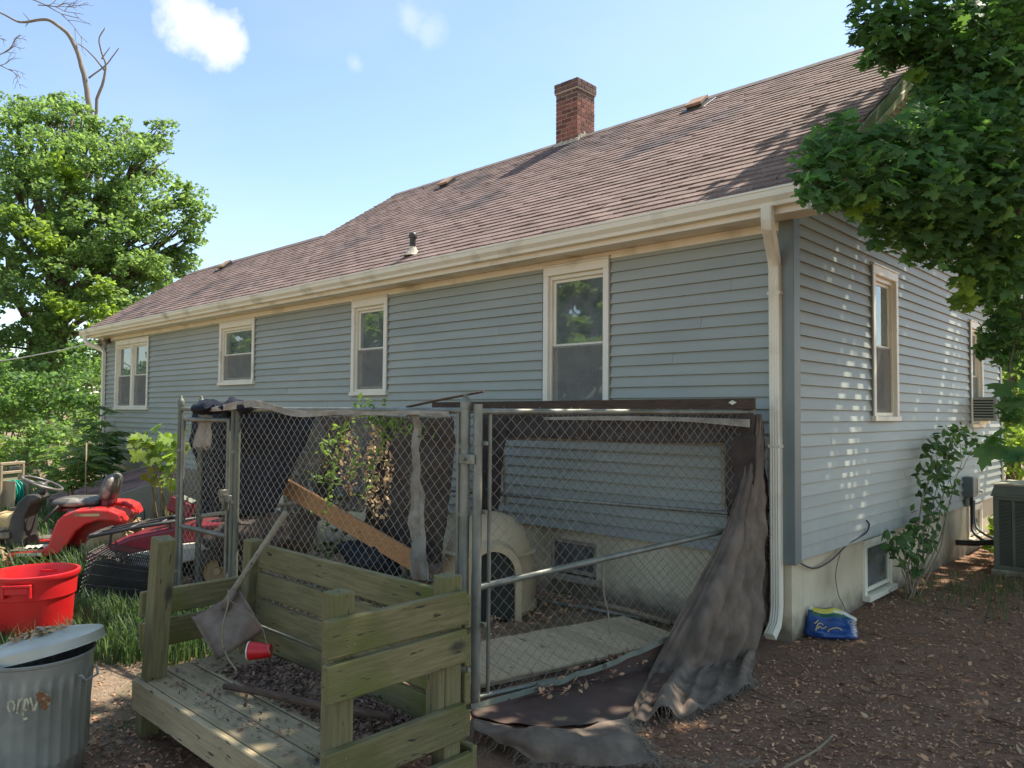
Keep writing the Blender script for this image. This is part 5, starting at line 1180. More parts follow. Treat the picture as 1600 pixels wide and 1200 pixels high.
rounded(MB().bbox(.42, .64, -.16, .18, .44, .66, .04), 'fuel_tank', m_tank, mow); MB().lathe([(.035, 0), (.035, .03), (.0, .03)], 14, (.5, .02, .66)).build('fuel_cap', m_black, mow, smooth=True, angle=40)
en = MB().bbox(.62, .98, -.2, .2, .3, .5, .02).bbox(.66, .94, -.16, .2, .5, .56, .012).lathe([(.15, 0), (.15, .05), (.1, .07), (0, .07)], 20, (.8, 0, .56)); en.build('engine', m_black, mow, smooth=True, angle=30)
MB().tube([(.5, .2, .5), (.62, .26, .47), (.75, .26, .45)], .02, 8).bbox(.45, .7, .2, .24, .4, .47, .01).tube([(.55, .24, .42), (.6, .27, .36), (.52, .26, .3)], .012, 6).build('carburettor', m_steel, mow, smooth=True, angle=30)
MB().tube([(.7, -.1, .68), (.95, -.1, .7), (1.1, -.05, .66)], .035, 10).build('air_duct', m_reel, mow, smooth=True)
MB().bbox(-.1, .45, -.45, .45, .1, .22, .03).build('cutting_deck', m_redpaint, mow)
rg = [mow.matrix_local @ Vector((rng.uniform(.08, .3), rng.uniform(.28, .44), .335)) for k in range(20)]
rag = MB().grid(lambda u, v: (.06 + .2 * u + .02 * math.sin(7 * v), .27 + .18 * v, .335 + .03 * abs(noise3((u * 4, v * 4, 1), 1))), 12, 8)
rag.v = [tuple(Mx((-6.42, -3.05, 0), rz=math.atan2(-.85, -.52)) @ Vector(v)) for v in rag.v]
tag(rag.build('rag', m_white, None, smooth=True), 'crumpled white rag lying on the mower footplate', 'rag')

quad = thing('quad_bike', 'small dark red quad bike with black rack and grey side panels by the kennel', 'quad bike', (-5.02, -2.62, 0), math.atan2(-.8, -.6)); quad.scale = (1.12, 1.12, 1.15)
wheel(quad, (.32, .3, .17), .17, .16, m_rubber, m_tank, 16); wheel(quad, (.32, -.3, .17), .17, .16, m_rubber, m_tank, 16); wheel(quad, (-.5, .28, .19), .19, .18, m_rubber, m_tank, 16); wheel(quad, (-.5, -.3, .19), .19, .18, m_rubber, m_tank, 16)
b1 = MB().prism([(.56, .29), (.5, .34), (.2, .47), (-.15, .54), (-.5, .56), (-.75, .5), (-.75, .42), (-.3, .4), (.1, .32), (.45, .25)], (-.24, .24)).build('body', m_darkred, quad); bv = b1.modifiers.new('b', 'BEVEL'); bv.width = .03; bv.segments = 3
b2 = MB().prism([(.5, .2), (.45, .26), (.1, .33), (-.3, .4), (-.72, .42), (-.7, .33), (-.3, .27), (.1, .2)], (-.3, .3)).build('side_panel', m_greyplast, quad); bv = b2.modifiers.new('b', 'BEVEL'); bv.width = .02; bv.segments = 2
b3 = MB().prism([(.2, .33), (-.2, .405), (-.6, .44), (-.6, .405), (-.25, .37), (.15, .3)], (-.315, .315)).build('cream_stripe', m_white, quad)
for k in range(5): MB().bbox(.3 + k * .035, .318 + k * .035, -.2, .245, .36 - k * .02, .43 - k * .02, .004, Mx(ry=.0)).build('vent_slat', m_darkred, quad)
rk = MB()
for y in (-.22, .0, .22): rk.tube([(.5, y, .47), (.35, y, .5), (-.2, y, .6), (-.3, y, .6)], .011, 7)
for x, z in ((.5, .47), (.2, .53), (-.05, .575), (-.3, .6)): rk.tube([(x, -.27, z + .004), (x, .27, z + .004)], .011, 7)
rk.tube([(.5, -.27, .475), (.53, -.15, .47), (.53, .15, .47), (.5, .27, .475), (.1, .285, .55), (-.3, .27, .605)], .014, 8); rk.tube([(.35, .22, .5), (.36, .22, .38)], .012, 6).tube([(-.1, .22, .58), (-.1, .22, .48)], .012, 6)
rk.build('front_rack', m_black, quad, smooth=True)
bx = MB().bbox(-.1, .1, -.09, .09, 0, .13, .015, Mx((-.12, .02, .62), ry=R_(-25))).build('instrument_pod', m_darkred, quad); MB().bbox(-.085, .085, -.08, .08, .128, .137, .003, Mx((-.12, .02, .62), ry=R_(-25))).build('pod_face', m_hem, bx)
MB().tube([(-.3, 0, .55), (-.28, 0, .75), (-.32, .12, .82), (-.38, .3, .84)], .014, 8).tube([(-.28, 0, .75), (-.32, -.12, .82), (-.38, -.3, .84)], .014, 8).tube([(-.22, .05, .6), (-.2, .1, .75), (-.3, .14, .82)], .007, 6).bbox(-.38, -.3, .12, .2, .8, .87, .01).build('handlebar', m_black, quad, smooth=True, angle=35)
rounded(MB().bbox(-.95, -.42, -.15, .15, .56, .66, .05), 'seat', m_vinylseat, quad)
# dark tyre and pale cover seen through the gate
tg = thing('spare_wheel', 'old wheel with dusty yellow hub leaning outside the kennel gate', 'wheel', (-4.33, -2.22, .2), R_(30))
wheel(tg, (0, 0, 0), .2, .14, m_rubber, m_tank, 14, 'tyre')

# ------------------------------------------------------------------ hose reel, bulkhead
hr = thing('hose_reel', 'tan resin hose reel cart wound with teal garden hose at the left edge', 'hose reel', (-11.8, -2.3, 0), R_(-55))
for x in (-.22, .22): MB().bbox(x - .025, x + .025, -.03, .03, 0, .8, .008).build('upright', m_reel, hr)
MB().bbox(-.25, .25, -.03, .03, .8, .85, .008).build('cross_bar', m_reel, hr)
for z in (.66, .05): MB().bbox(-.195, .195, -.02, .02, z, z + .045, .006).build('cross_bar', m_reel, hr)
MB().bbox(-.15, .15, -.025, -.015, .55, .66, .004).bbox(-.15, -.13, -.2, .2, .15, .56, .004).bbox(.13, .15, -.2, .2, .15, .56, .004).build('side_plate', m_reel, hr)
hs = MB(); pts = []
for k in range(420):
    a = k * 2 * math.pi / 24; lay = (k // 170); x = -.115 + .23 * abs(((k / 85) % 2) - 1); r = .11 + .028 * lay + .006 * math.sin(k * 1.7); pts.append((x, r * math.cos(a), .36 + r * 1.15 * math.sin(a)))
pts += [(.1, -.24, .2), (.05, -.3, .08), (-.1, -.28, .03)]
hs.tube(pts, .0125, 6).build('hose', m_teal, hr, smooth=True)
MB().lathe([(.03, 0), (.035, .2), (.03, .4), (.02, .42), (0, .42)], 12, (.34, -.05, 0)).build('bottle_holder', m_greyplast, hr, smooth=True, angle=40)
bk_ = thing('cellar_bulkhead', 'sloping mauve cellar bulkhead door with pale timber sides against the house', 'cellar door', (-10.3, 0, 0))
bx0, bx1, by, bzt, bzb = -1.5, .2, -1.75, .68, .2
nbd = 9
for k in range(nbd):
    x0 = bx0 + (bx1 - bx0) * k / nbd; x1 = bx0 + (bx1 - bx0) * (k + 1) / nbd - .008
    V_ = [(x, y, z + d) for x in (x0, x1) for (y, z) in ((-.04, bzt), (by, bzb)) for d in (.0, .03 + .004 * (k % 2))]
    MB().add(V_, [(0, 2, 3, 1), (4, 5, 7, 6), (0, 1, 5, 4), (2, 6, 7, 3), (1, 3, 7, 5), (0, 4, 6, 2)]).build('door_board', m_bulk, bk_)
for x in (bx0 - .06, bx1 + .002):
    MB().add([(xx, y, z) for xx in (x, x + .055) for (y, z) in ((-.03, -.02), (by - .02, -.02), (by - .02, bzb + .06), (-.03, bzt + .06))], [(0, 1, 2, 3), (7, 6, 5, 4), (0, 4, 5, 1), (1, 5, 6, 2), (2, 6, 7, 3), (3, 7, 4, 0)]).build('side_timber', m_paleframe, bk_)

# ------------------------------------------------------------------ right side: condenser, boxes, bag
ac = thing('air_conditioner', 'dark grey-green outdoor condenser unit with beige top beside the end wall', 'air conditioner', (.92, 4.0, 0))
MB().bbox(-.44, .44, -.02, .8, -.03, .05, .01).build('base_pad', m_found, ac)
MB().bbox(-.385, .385, .03, .77, .06, .8, .004).build('coil_core', m_acdark, ac)
cab = MB()
for x in (-.41, .37): cab.bbox(x, x + .04, .0, .04, .05, .80, .004).bbox(x, x + .04, .74, .78, .05, .80, .004)
cab.bbox(-.41, .41, .0, .78, .795, .835, .005).bbox(-.41, .41, .001, .779, .05, .1, .005); cab.build('frame', m_acmetal, ac)
lv = MB().bbox(-.03, .03, 0, .012, 0, .013, .002).mesh('louvre')
for i in range(5):
    x0 = -.368 + i * .148
    pan = MB()
    for j in range(46): pan.bbox(x0 + .01, x0 + .125, .006, .016, .11 + j * .0148, .118 + j * .0148, .001)
    for xx in (x0 - .004, x0 + .13): pan.bbox(xx, xx + .014, .002, .022, .1, .795, .002)
    pan.build('grille_panel', m_acmetal, ac)
tp = MB(); tp.add([(-.43, -.02, .836), (.43, -.02, .836), (.43, .8, .836), (-.43, .8, .836), (-.40, .02, .95), (.40, .02, .95), (.40, .76, .95), (-.40, .76, .95)], [(0, 3, 2, 1), (4, 5, 6, 7), (0, 1, 5, 4), (1, 2, 6, 5), (2, 3, 7, 6), (3, 0, 4, 7)]); tp.build('hood', m_acmetal, ac)
for j in range(5): MB().bbox(-.3, .38, -.012 + j * .0085, .0 + j * .0085, .85 + j * .019, .862 + j * .019, .001).build('hood_slot', m_acdark, ac)
MB().bbox(-.41, .41, .01, .77, .951, .972, .008).build('top_cover', m_actop, ac)
db = thing('disconnect_box', 'grey electrical disconnect box on the end wall behind the shrub', 'electrical box', (.03, 5.0, .72))
MB().bbox(-.02, .1, -.1, .1, 0, .24, .008).bbox(-.02, .04, -.08, .08, -.12, .0, .02).build('housing', m_corner, db); MB().bbox(.0, .11, .105, .2, .02, .22, .006).lathe([(.02, 0), (.02, .03), (0, .03)], 10, (.12, .15, .06), Mx(ry=R_(90))).build('meter_cover', m_white, db)
MB().tube(crom([(.06, .0, .0), (.06, .0, -.25), (.1, -.1, -.42), (.3, -.3, -.5), (.6, -.5, -.5)], 8), .018, 8).build('conduit', m_cable, db, smooth=True)
MB().tube(crom([(.07, .06, -.05), (.07, .06, -.28), (.14, -.02, -.4), (.34, -.2, -.46), (.62, -.45, -.46)], 8), .015, 8).build('conduit', m_corner, db, smooth=True)
cable('refrigerant_line', 'black insulated pipe bundle running from the wall to the condenser', [(.0, 4.6, .2), (.2, 4.65, .21), (.4, 4.7, .24), (.6, 4.72, .25)], .035, m_cable, 'pipe')
wa = thing('window_air_conditioner', 'small window air conditioner sticking out of the far end-wall window', 'air conditioner', (.0, 5.62, 1.607))
MB().bbox(-.05, .3, -.25, .25, .04, .34, .012).build('casing', m_grey, wa)
MB().bbox(.29, .312, -.22, .22, .07, .31, .004).build('rear_grille', m_acmetal, wa)
for j in range(7): MB().bbox(.04, .26, -.2535, -.249, .08 + j * .034, .098 + j * .034, .001).build('side_louvre', m_acdark, wa)
MB().bbox(-.02, .12, -.27, .27, .0, .039, .004).build('support', m_vinylw, wa)
bag = thing('plastic_bag', 'crumpled blue plastic sack with yellow and white print beside the downspout', 'bag', (.14, .34, 0), R_(38)); bag.scale = (.88, .88, .92)
bmz = MB(); nu_, nv_ = 64, 34
def bagp(u, v):
    """slumped half-empty sack: wide base, folded and pinched top leaning right"""
    a = 2 * math.pi * u; ca_, sa_ = math.cos(a), math.sin(a)
    w_ = .225 * (1 - .12 * v) * (min(1, .75 + 3 * v)); dpt = .13 * (min(1, .7 + 3 * v)) * (1 - .86 * max(0, v - .25) / .75)
    x = w_ * math.copysign(abs(ca_) ** .55, ca_); y = dpt * math.copysign(abs(sa_) ** .8, sa_)
    h = .235 * v * (1 - .38 * max(0, x / .225) + .06 * math.sin(x * 21)); p = Vector((x + .03 * v, y + .03 * v, h))
    k = .03 * noise3(p, 8, 3) + .018 * noise3(p, 19, 4) + .008 * noise3(p, 45, 5); k *= min(1, v * 5)
    d = Vector((ca_ * .5, sa_, .25)); return p + d * k
bmz.grid(bagp, nu_, nv_)
bo = bmz.build('sack', m_bagblue, bag, smooth=True)
for mm in (m_bagyel, m_bagwhite, m_baggreen, m_bagtan): bo.data.materials.append(mm)
for k, p in enumerate(bo.data.polygons):
    i, j = k % nu_, k // nu_; u, v = i / nu_, j / nv_; s = u + .02 * math.sin(j * 1.7)
    if v > .84 and .6 < s < .76: p.material_index = 1
    elif v > .86: p.material_index = 2
    elif v > .72 and .58 < s < .8: p.material_index = 3
    elif .86 < s < .895 and v > .15: p.material_index = 4
# printed emblem (tan squiggles) on the front of the sack
em = MB()
for path in ([(.655, .3), (.665, .42), (.68, .52), (.7, .55), (.715, .5)], [(.67, .36), (.69, .44), (.71, .4), (.73, .47)], [(.64, .5), (.66, .55), (.675, .62)], [(.735, .3), (.742, .38), (.752, .42), (.765, .36)]):
    c_ = []
    for (a, v) in path:
        q = Vector(bagp(a, v)); c_.append(q + Vector((q.x * .1, q.y, 0)).normalized() * .007)
    em.tube([Vector(q) for q in crom(c_, 4)], .0055, 5)
em.build('printed_emblem', m_bagtan, bag, smooth=True)
# ------------------------------------------------------------------ leaves and trees
def maple_outline(k=1.0):
    half = [(0, -.06), (.06, -.02), (.22, -.16), (.3, -.08), (.28, .0), (.46, .02), (.40, .12), (.52, .24), (.36, .26), (.36, .36), (.2, .33), (.16, .42), (.2, .56), (.1, .58), (.0, .78)]
    pts = half + [(-x, y) for x, y in half[-2:0:-1]]
    return pts
MO = maple_outline(); MOc = (0, .2)
MAPLE = [(MOc[0], MOc[1] - .2, .0)] + [(x, y - .2, -.28 * (x * x) - .12 * max(0, y - .2) ** 2 + (.02 if i % 2 else -.02)) for i, (x, y) in enumerate(MO)]
MAPF = [(0, 1 + i, 1 + (i + 1) % len(MO)) for i in range(len(MO))]
SIMPLE = [(0, -.45, 0), (.3, 0, -.06), (0, .5, -.05), (-.3, 0, -.06)]; SIMF = [(0, 1, 2), (0, 2, 3)]
STAR = [(0, 0, 0.02), (0, -.3, 0), (.42, -.12, -.06), (.25, .18, -.02), (0, .55, -.06), (-.25, .18, -.02), (-.42, -.12, -.06)]; STF = [(0, 1, 2), (0, 2, 3), (0, 3, 4), (0, 4, 5), (0, 5, 6), (0, 6, 1)]
OVATE = [(0, -.5, 0), (.2, -.2, -.03), (.22, .1, -.04), (0, .5, -.1), (-.22, .1, -.04), (-.2, -.2, -.03)]; OVF = [(0, 1, 4, 5), (1, 2, 3, 4)]
def ball(n, c, r, shell=.5):
    d = rng.normal(size=(n, 3)); d /= np.linalg.norm(d, axis=1, keepdims=True); rad = rng.random(n) ** (1 / 3); rad = rad * (1 - shell) + shell * np.maximum(rad, .75)
    return np.array(c) + d * rad[:, None] * np.array(r)
def leafnorm(n, up_=1.0, spread=.55, bias=(0, 0, 0)):
    return np.stack([rng.normal(bias[0], spread, n), rng.normal(bias[1], spread, n), np.abs(rng.normal(up_, .35, n))], 1)
def limb(mb, a, b, r0, r1, seed, bend=.12, n=6):
    a, b = Vector(a), Vector(b); L = (b - a).length; rs = random.Random(seed); pts = []; rr_ = []
    o = Vector((rs.uniform(-1, 1), rs.uniform(-1, 1), rs.uniform(-.3, .6))) * L * bend
    for k in range(n + 1):
        t = k / n; pts.append(a.lerp(b, t) + o * math.sin(math.pi * t) + Vector((rs.uniform(-1, 1), rs.uniform(-1, 1), rs.uniform(-1, 1))) * L * .015 * (0 < k < n)); rr_.append(r0 + (r1 - r0) * t)
    mb.tube(pts, rr_, 7); return pts
def crown_pts(blobs, per, clump, leaves):
    """blobs (centre, radii) -> sub-clumps near their surface -> leaf points"""
    P = []
    for (c, r) in blobs:
        r = np.array(r if hasattr(r, '__len__') else (r, r, r * .8)); vol = float(np.prod(r)) ** (2 / 3)
        cc = ball(max(3, int(per * vol)), c, r, .7)
        for q in cc:
            k = rng.uniform(.6, 1.25); P.append(ball(int(leaves * k), q, (clump * k, clump * k, clump * .55 * k), .3))
    return np.concatenate(P)
def tree(name, label, base, top, blobs, per, clump, leaves, size, shape, faces, lm, trunk_r, seed, group=None, bark=None, fork=.45, up_=.8):
    t = thing(name, label, 'tree', tuple(base), 0, group); b = Vector(base); mb = MB()
    tp = Vector(top) - b; pts = limb(mb, (0, 0, -.1), tp, trunk_r, trunk_r * .35, seed, .04, 10); rs = random.Random(seed)
    for (c, r) in blobs:
        c_ = Vector(c) - b; k = min(len(pts) - 2, max(2, int(len(pts) * max(.25, min(.9, (c_.z * fork) / max(.1, tp.z) + .15))))); q = limb(mb, pts[k], c_, trunk_r * .4, trunk_r * .08, rs.random(), .1)
        rr_ = r if not hasattr(r, '__len__') else r[0]
        for m_ in range(4): limb(mb, q[3], c_ + Vector((rs.uniform(-1, 1), rs.uniform(-1, 1), rs.uniform(-.6, .8))) * rr_ * .8, trunk_r * .12, trunk_r * .03, rs.random(), .1, 4)
    mb.build('trunk', bark or m_bark, t, smooth=True)
    P = crown_pts(blobs, per, clump, leaves) - np.array(base)
    scatter('crown', shape, faces, P, leafnorm(len(P), up_, .6), rng.uniform(size * .65, size * 1.25, len(P)), lm, t, 'stuff')
    return t
# large maple behind the left end of the house
def bl(x, y, d, r): return (at(x, y, d), r)
B1 = [bl(20, 240, 23, 1.7), bl(85, 225, 23.5, 1.4), bl(140, 270, 22.5, 1.7), bl(200, 260, 23, 1.2), bl(232, 235, 24, .75), bl(225, 320, 23, 1.4), bl(270, 350, 23.5, .95), bl(60, 330, 22, 2.0), bl(150, 360, 22, 1.7), bl(235, 400, 23, 1.2), bl(10, 400, 22, 1.8), bl(95, 440, 21.5, 1.6), bl(180, 440, 22, 1.5), bl(250, 425, 24, .9), bl(30, 510, 22, 1.5), bl(120, 520, 21.5, 1.3), bl(190, 500, 23, 1.1), bl(50, 180, 24, .9), bl(-70, 260, 23, 2.2), bl(-90, 420, 23, 2.2), bl(-20, 560, 22, 1.6), bl(110, 600, 22.5, 1.1), bl(60, 615, 23, .9), bl(300, 370, 24, .4), bl(140, 195, 24, .8), bl(250, 205, 24, .4), bl(288, 300, 24, .4), bl(303, 335, 24, .35), bl(205, 205, 24, .45), bl(118, 172, 24, .4), bl(20, 165, 24, .5), bl(275, 385, 24, .45), bl(90, 160, 24, .35), bl(245, 265, 24, .4), bl(290, 400, 24, .3), bl(170, 215, 24, .4)]
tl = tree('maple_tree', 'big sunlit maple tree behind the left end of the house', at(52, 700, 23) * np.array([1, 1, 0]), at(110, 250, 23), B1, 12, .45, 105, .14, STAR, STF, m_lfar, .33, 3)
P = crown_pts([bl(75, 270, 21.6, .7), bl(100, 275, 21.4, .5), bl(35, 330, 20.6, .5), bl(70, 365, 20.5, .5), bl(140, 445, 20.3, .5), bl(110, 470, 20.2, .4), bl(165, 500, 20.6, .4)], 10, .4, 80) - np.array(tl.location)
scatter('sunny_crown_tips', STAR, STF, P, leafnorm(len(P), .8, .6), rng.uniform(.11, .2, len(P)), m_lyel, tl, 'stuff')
# dead bare tree rising behind it
dt = thing('dead_tree', 'bare dead tree trunk rising above the big maple crown', 'tree', tuple(at(150, 700, 27) * np.array([1, 1, 0])))
dl = np.array(dt.location); mb = MB()
def pb(px_, w0, w1, d=27, sub=4):
    pts = [Vector(p - dl) for p in crom([at(x, y, d) for x, y in px_], sub)]; n = len(pts)
    pts = [p + Vector((noise3(p, 2.5, 1), noise3(p, 2.5, 2), 0)) * .05 for p in pts]
    mb.tube(pts, [(w0 + (w1 - w0) * i / (n - 1)) * d / FPX / 2 for i in range(n)], 7)
pb([(160, 700), (158, 450), (152, 260), (142, 190), (136, 140), (126, 95), (113, 62), (98, 46), (74, 31), (50, 33), (28, 34), (0, 20), (-60, 5)], 11, 1.8)
pb([(150, 240), (150, 175), (156, 140), (165, 115), (163, 95), (155, 66), (164, 42)], 6, 1.5); pb([(165, 112), (150, 95), (138, 80), (122, 68)], 3, 1.4); pb([(138, 122), (155, 110), (170, 95), (186, 75)], 2.8, 1.5); pb([(158, 92), (172, 74)], 2, 1); pb([(140, 172), (122, 166), (104, 163)], 3.5, 1.5); pb([(46, 33), (36, 20)], 2, .8); pb([(44, 33), (40, 42)], 2, .8)
rs = random.Random(12)
def twig(x, y, ang, L, w_, lv, d=27):
    pts = [(x, y)]; a = ang
    for k in range(4): a += rs.uniform(-.35, .35); x += math.cos(a) * L / 4; y += math.sin(a) * L / 4; pts.append((x, y))
    pb(pts, w_, w_ * .5, d, 2)
    if lv:
        for k in range(3): q = pts[1 + k]; twig(q[0], q[1], a + rs.choice((-1, 1)) * rs.uniform(.4, .9), L * .55, w_ * .7, lv - 1, d)
twig(20, -10, .3, 110, 2.2, 2); twig(60, 8, .25, 60, 1.6, 2); twig(-20, 88, .3, 50, 2, 3); twig(-10, 95, .9, 50, 1.8, 2); twig(-10, 60, .1, 20, 1.5, 1)
mb.build('trunk', m_deadbark, dt, smooth=True)
# shrubs and hedge under it
def bush(name, label, blobs, per, clump, leaves, size, lm, shape=SIMPLE, faces=SIMF, group=None, cat='bush', stems=True):
    c = np.mean([b[0] for b in blobs], 0); base = np.array([c[0], c[1], 0]); t = thing(name, label, cat, tuple(base), 0, group)
    if stems:
        mb = MB()
        for k, (q, r) in enumerate(blobs): limb(mb, (random.uniform(-.1, .1), random.uniform(-.1, .1), -.05), Vector(q - base), .03, .008, k, .1)
        mb.build('stem', m_stem, t, smooth=True)
    P = crown_pts(blobs, per, clump, leaves) - base; P = P[P[:, 2] > .02]
    scatter('foliage', shape, faces, P, leafnorm(len(P), .7, .65), rng.uniform(size * .6, size * 1.3, len(P)), lm, t, 'stuff'); return t
bush('bush', 'dark leafy bush at the left picture edge below the maple', [bl(20, 640, 18, 1.2), bl(-40, 620, 18.5, 1.5), bl(10, 690, 17.5, .7)], 16, .35, 70, .13, m_ldark)
bush('bush', 'dense green bush in front of the maple trunk', [bl(70, 650, 18.5, 1.1), bl(95, 690, 17.5, .8), bl(60, 700, 17.6, .7)], 18, .35, 70, .13, m_lfar)
bush('bush', 'tall dark shrubbery beside the left house corner', [bl(125, 640, 18.5, 1.1), bl(145, 600, 19, .8), bl(120, 690, 17.5, .8), bl(140, 560, 20, .8)], 18, .35, 70, .13, m_ldark)
bush('bush', 'tall leafy thicket filling the gap below the maple crown', [bl(20, 590, 20.5, 1.3), bl(75, 600, 20.5, 1.2), bl(-40, 600, 20.5, 1.4), bl(130, 610, 21, .9), bl(40, 640, 20, 1.0)], 14, .4, 75, .13, m_lfar)
bush('hedge', 'tall far hedge closing off the yard behind the maple trunk', [bl(-60, 610, 29, 2.4), bl(10, 605, 29, 2.4), bl(75, 610, 29.5, 2.3), bl(140, 610, 30, 2.3), bl(-130, 610, 29, 2.4)], 8, .6, 70, .2, m_ldark, cat='hedge')
bush('bush', 'low yellow-green shrub by the hose reel', [bl(8, 712, 14.5, .45), bl(-10, 700, 15, .5)], 30, .25, 60, .09, m_lyel)
bush('bush', 'low ground bush behind the hose reel and mower', [bl(60, 738, 14, .45), bl(85, 745, 13.5, .35), bl(30, 740, 14.5, .4)], 26, .22, 50, .09, m_ldark)
def frond(mb_pts, base, tip, n, L):
    pass
def sumac(name, label, base, stems, lm, size=.16):
    t = thing(name, label, 'plant', tuple(base)); mb = MB(); P = []; Nn = []; A_ = []
    rs = random.Random(len(label)); b = Vector(base)
    for tip in stems:
        tp = Vector(tip) - b; pts = limb(mb, (0, 0, -.03), tp, .014, .005, rs.random(), .06)
        for k in range(11):
            a = rs.uniform(0, 6.28); p0 = pts[min(6, 3 + k // 3)]; d = Vector((math.cos(a), math.sin(a), rs.uniform(.0, .5))).normalized(); L = rs.uniform(.3, .5)
            q = [p0, p0 + d * L * .5 + Vector((0, 0, .05)), p0 + d * L + Vector((0, 0, -.06))]; mb.tube(q, .003, 4, False)
            for m_ in range(9):
                f = .15 + .85 * m_ / 8; c = q[0].lerp(q[1], f * 2) if f < .5 else q[1].lerp(q[2], f * 2 - 1); sd = Vector((-d.y, d.x, 0))
                for s in (-1, 1): P.append(c + sd * s * .06 - Vector((0, 0, .02))); A_.append(sd * s + d * .5 - Vector((0, 0, .35))); Nn.append(Vector((rs.uniform(-.4, .4), rs.uniform(-.4, .4), 1)))
    mb.build('stem', m_stem, t, smooth=True)
    P = np.array(P); b_ = np.array([v.normalized() for v in A_]); n_ = np.array(Nn); n_ = n_ - (n_ * b_).sum(1, keepdims=True) * b_; n_ /= np.linalg.norm(n_, axis=1, keepdims=True); a_ = np.cross(b_, n_)
    scatter('foliage', OVATE, OVF, P, None, rng.uniform(size * .7, size * 1.1, len(P)), lm, t, 'stuff', frame=(a_, b_, n_)); return t
sumac('sumac', 'feathery green sumac plant below the double window', on_plane(145, 775, (0, -.5, 0), (0, 1, 0)) * np.array([1, 1, 0]), [at(140, 690, 13.2), at(120, 705, 12.8), at(155, 665, 13.6), at(165, 690, 13.8), at(150, 720, 13)], m_lfar)
sumac('sumac', 'sunny yellow-green sumac plant behind the mower steering wheel', at(112, 775, 12) * np.array([1, 1, 0]), [at(108, 705, 11.8), at(125, 715, 11.6), at(98, 720, 12)], m_lvine, .14)
sumac('sumac', 'darker sumac plant against the left house corner', on_plane(170, 760, (0, -.3, 0), (0, 1, 0)) * np.array([1, 1, 0]), [at(160, 650, 14.4), at(145, 640, 15), at(172, 680, 14.2)], m_ldark)
tag(MB().tube([at(134, 785, 11), at(134, 740, 11), at(135, 692, 11)], .012, 6).build('garden_stake', m_stick, None, smooth=True), 'thin pale garden stake standing behind the mower seat', 'stake')
# maple sapling left of the kennel
sp = thing('maple_sapling', 'bright yellow-green maple sapling beside the left kennel post', 'sapling', tuple(at(262, 800, 8.2) * np.array([1, 1, 0])))
sb = np.array(sp.location); mb = MB(); tips = [(222, 690), (240, 685), (262, 690), (230, 710), (250, 715), (262, 725), (243, 735), (258, 748), (265, 700), (278, 690)]
P = []
for k, (x, y) in enumerate(tips):
    q = at(x, y, 8.2 + random.uniform(-.3, .3)) - sb; limb(mb, (0, 0, .0), Vector(q), .012, .004, k, .08); P.append(ball(9, q, .13))
mb.build('stem', m_stem, sp, smooth=True); P = np.concatenate(P)
for k, p in enumerate(P[:90]):
    pass
scatter('foliage', MAPLE, MAPF, P, leafnorm(len(P), .9, .5, (.3, -.5, 0)), rng.uniform(.12, .2, len(P)), m_lyel, sp, 'stuff')

# overhanging maple on the right: trunk outside the picture, branches reaching in
mp_ = thing('maple_tree', 'large dark maple whose leafy branches overhang the right end of the house', 'tree', (5.2, .4, 0))
mb0 = np.array([5.2, .4, 0]); mb = MB(); trunk = limb(mb, (0, 0, -.1), (-.5, .3, 6.6), .26, .12, 2, .03, 12)
near_bl = [(1285, 255, 4.3, .16), (1282, 300, 4.2, .12), (1325, 215, 4.5, .2), (1335, 275, 4.3, .24), (1375, 235, 4.5, .22), (1375, 305, 4.5, .22), (1420, 225, 4.6, .25), (1430, 300, 4.5, .3), (1390, 360, 4.7, .16), (1455, 375, 4.8, .2), (1480, 230, 4.7, .35), (1510, 300, 4.7, .36), (1560, 230, 4.8, .4), (1595, 320, 4.8, .4), (1530, 385, 4.9, .24), (1580, 420, 5.0, .26), (1545, 450, 5.2, .14), (1600, 500, 5.2, .2),
           (1490, 300, 6.2, .5), (1560, 350, 6.3, .5), (1540, 120, 6.5, .6), (1600, 60, 6.5, .6), (1600, 250, 6.2, .5), (1470, 200, 6.4, .35), (1585, 470, 6.0, .25), (1595, 560, 5.6, .16), (1560, 520, 5.4, .12), (1590, 640, 5.2, .12), (1540, 545, 5.6, .08),
           (1358, 25, 5.1, .16), (1390, 45, 5.0, .2), (1430, 35, 5.1, .25), (1340, 60, 5.2, .05), (1355, 95, 5.0, .06), (1480, 70, 5.1, .35), (1450, 110, 5.2, .2), (1520, 130, 5.1, .36), (1575, 50, 5.2, .45), (1600, 150, 5.2, .4), (1480, 165, 5.0, .22), (1550, 200, 5.0, .3), (1420, 80, 5.1, .15), (1395, 95, 5.1, .1)]
LP_ = []; bcs = []
def proj(p):
    q = p - CAM; z = q @ _Fc; return 800 + FPX * (q @ _Rr) / z, 600 - FPX * (q @ _Ur) / z
def keep(p):
    x, y = proj(p)
    a, b = (x - 1385) * .7 - (y - 152) * .714, (x - 1385) * .714 + (y - 152) * .7      # opening where the rake shows
    if a * a / 66 ** 2 + b * b / 30 ** 2 < 1: return False
    return True
for (x, y, d, r) in near_bl:
    c = at(x, y, d); n = max(6, int(300 * (r / .3) ** 1.7)); 
    for p in ball(n, c, (r * 1.05, r * 1.05, r * .9), .35):
        if keep(p): LP_.append(p)
    bcs.append((c, r))
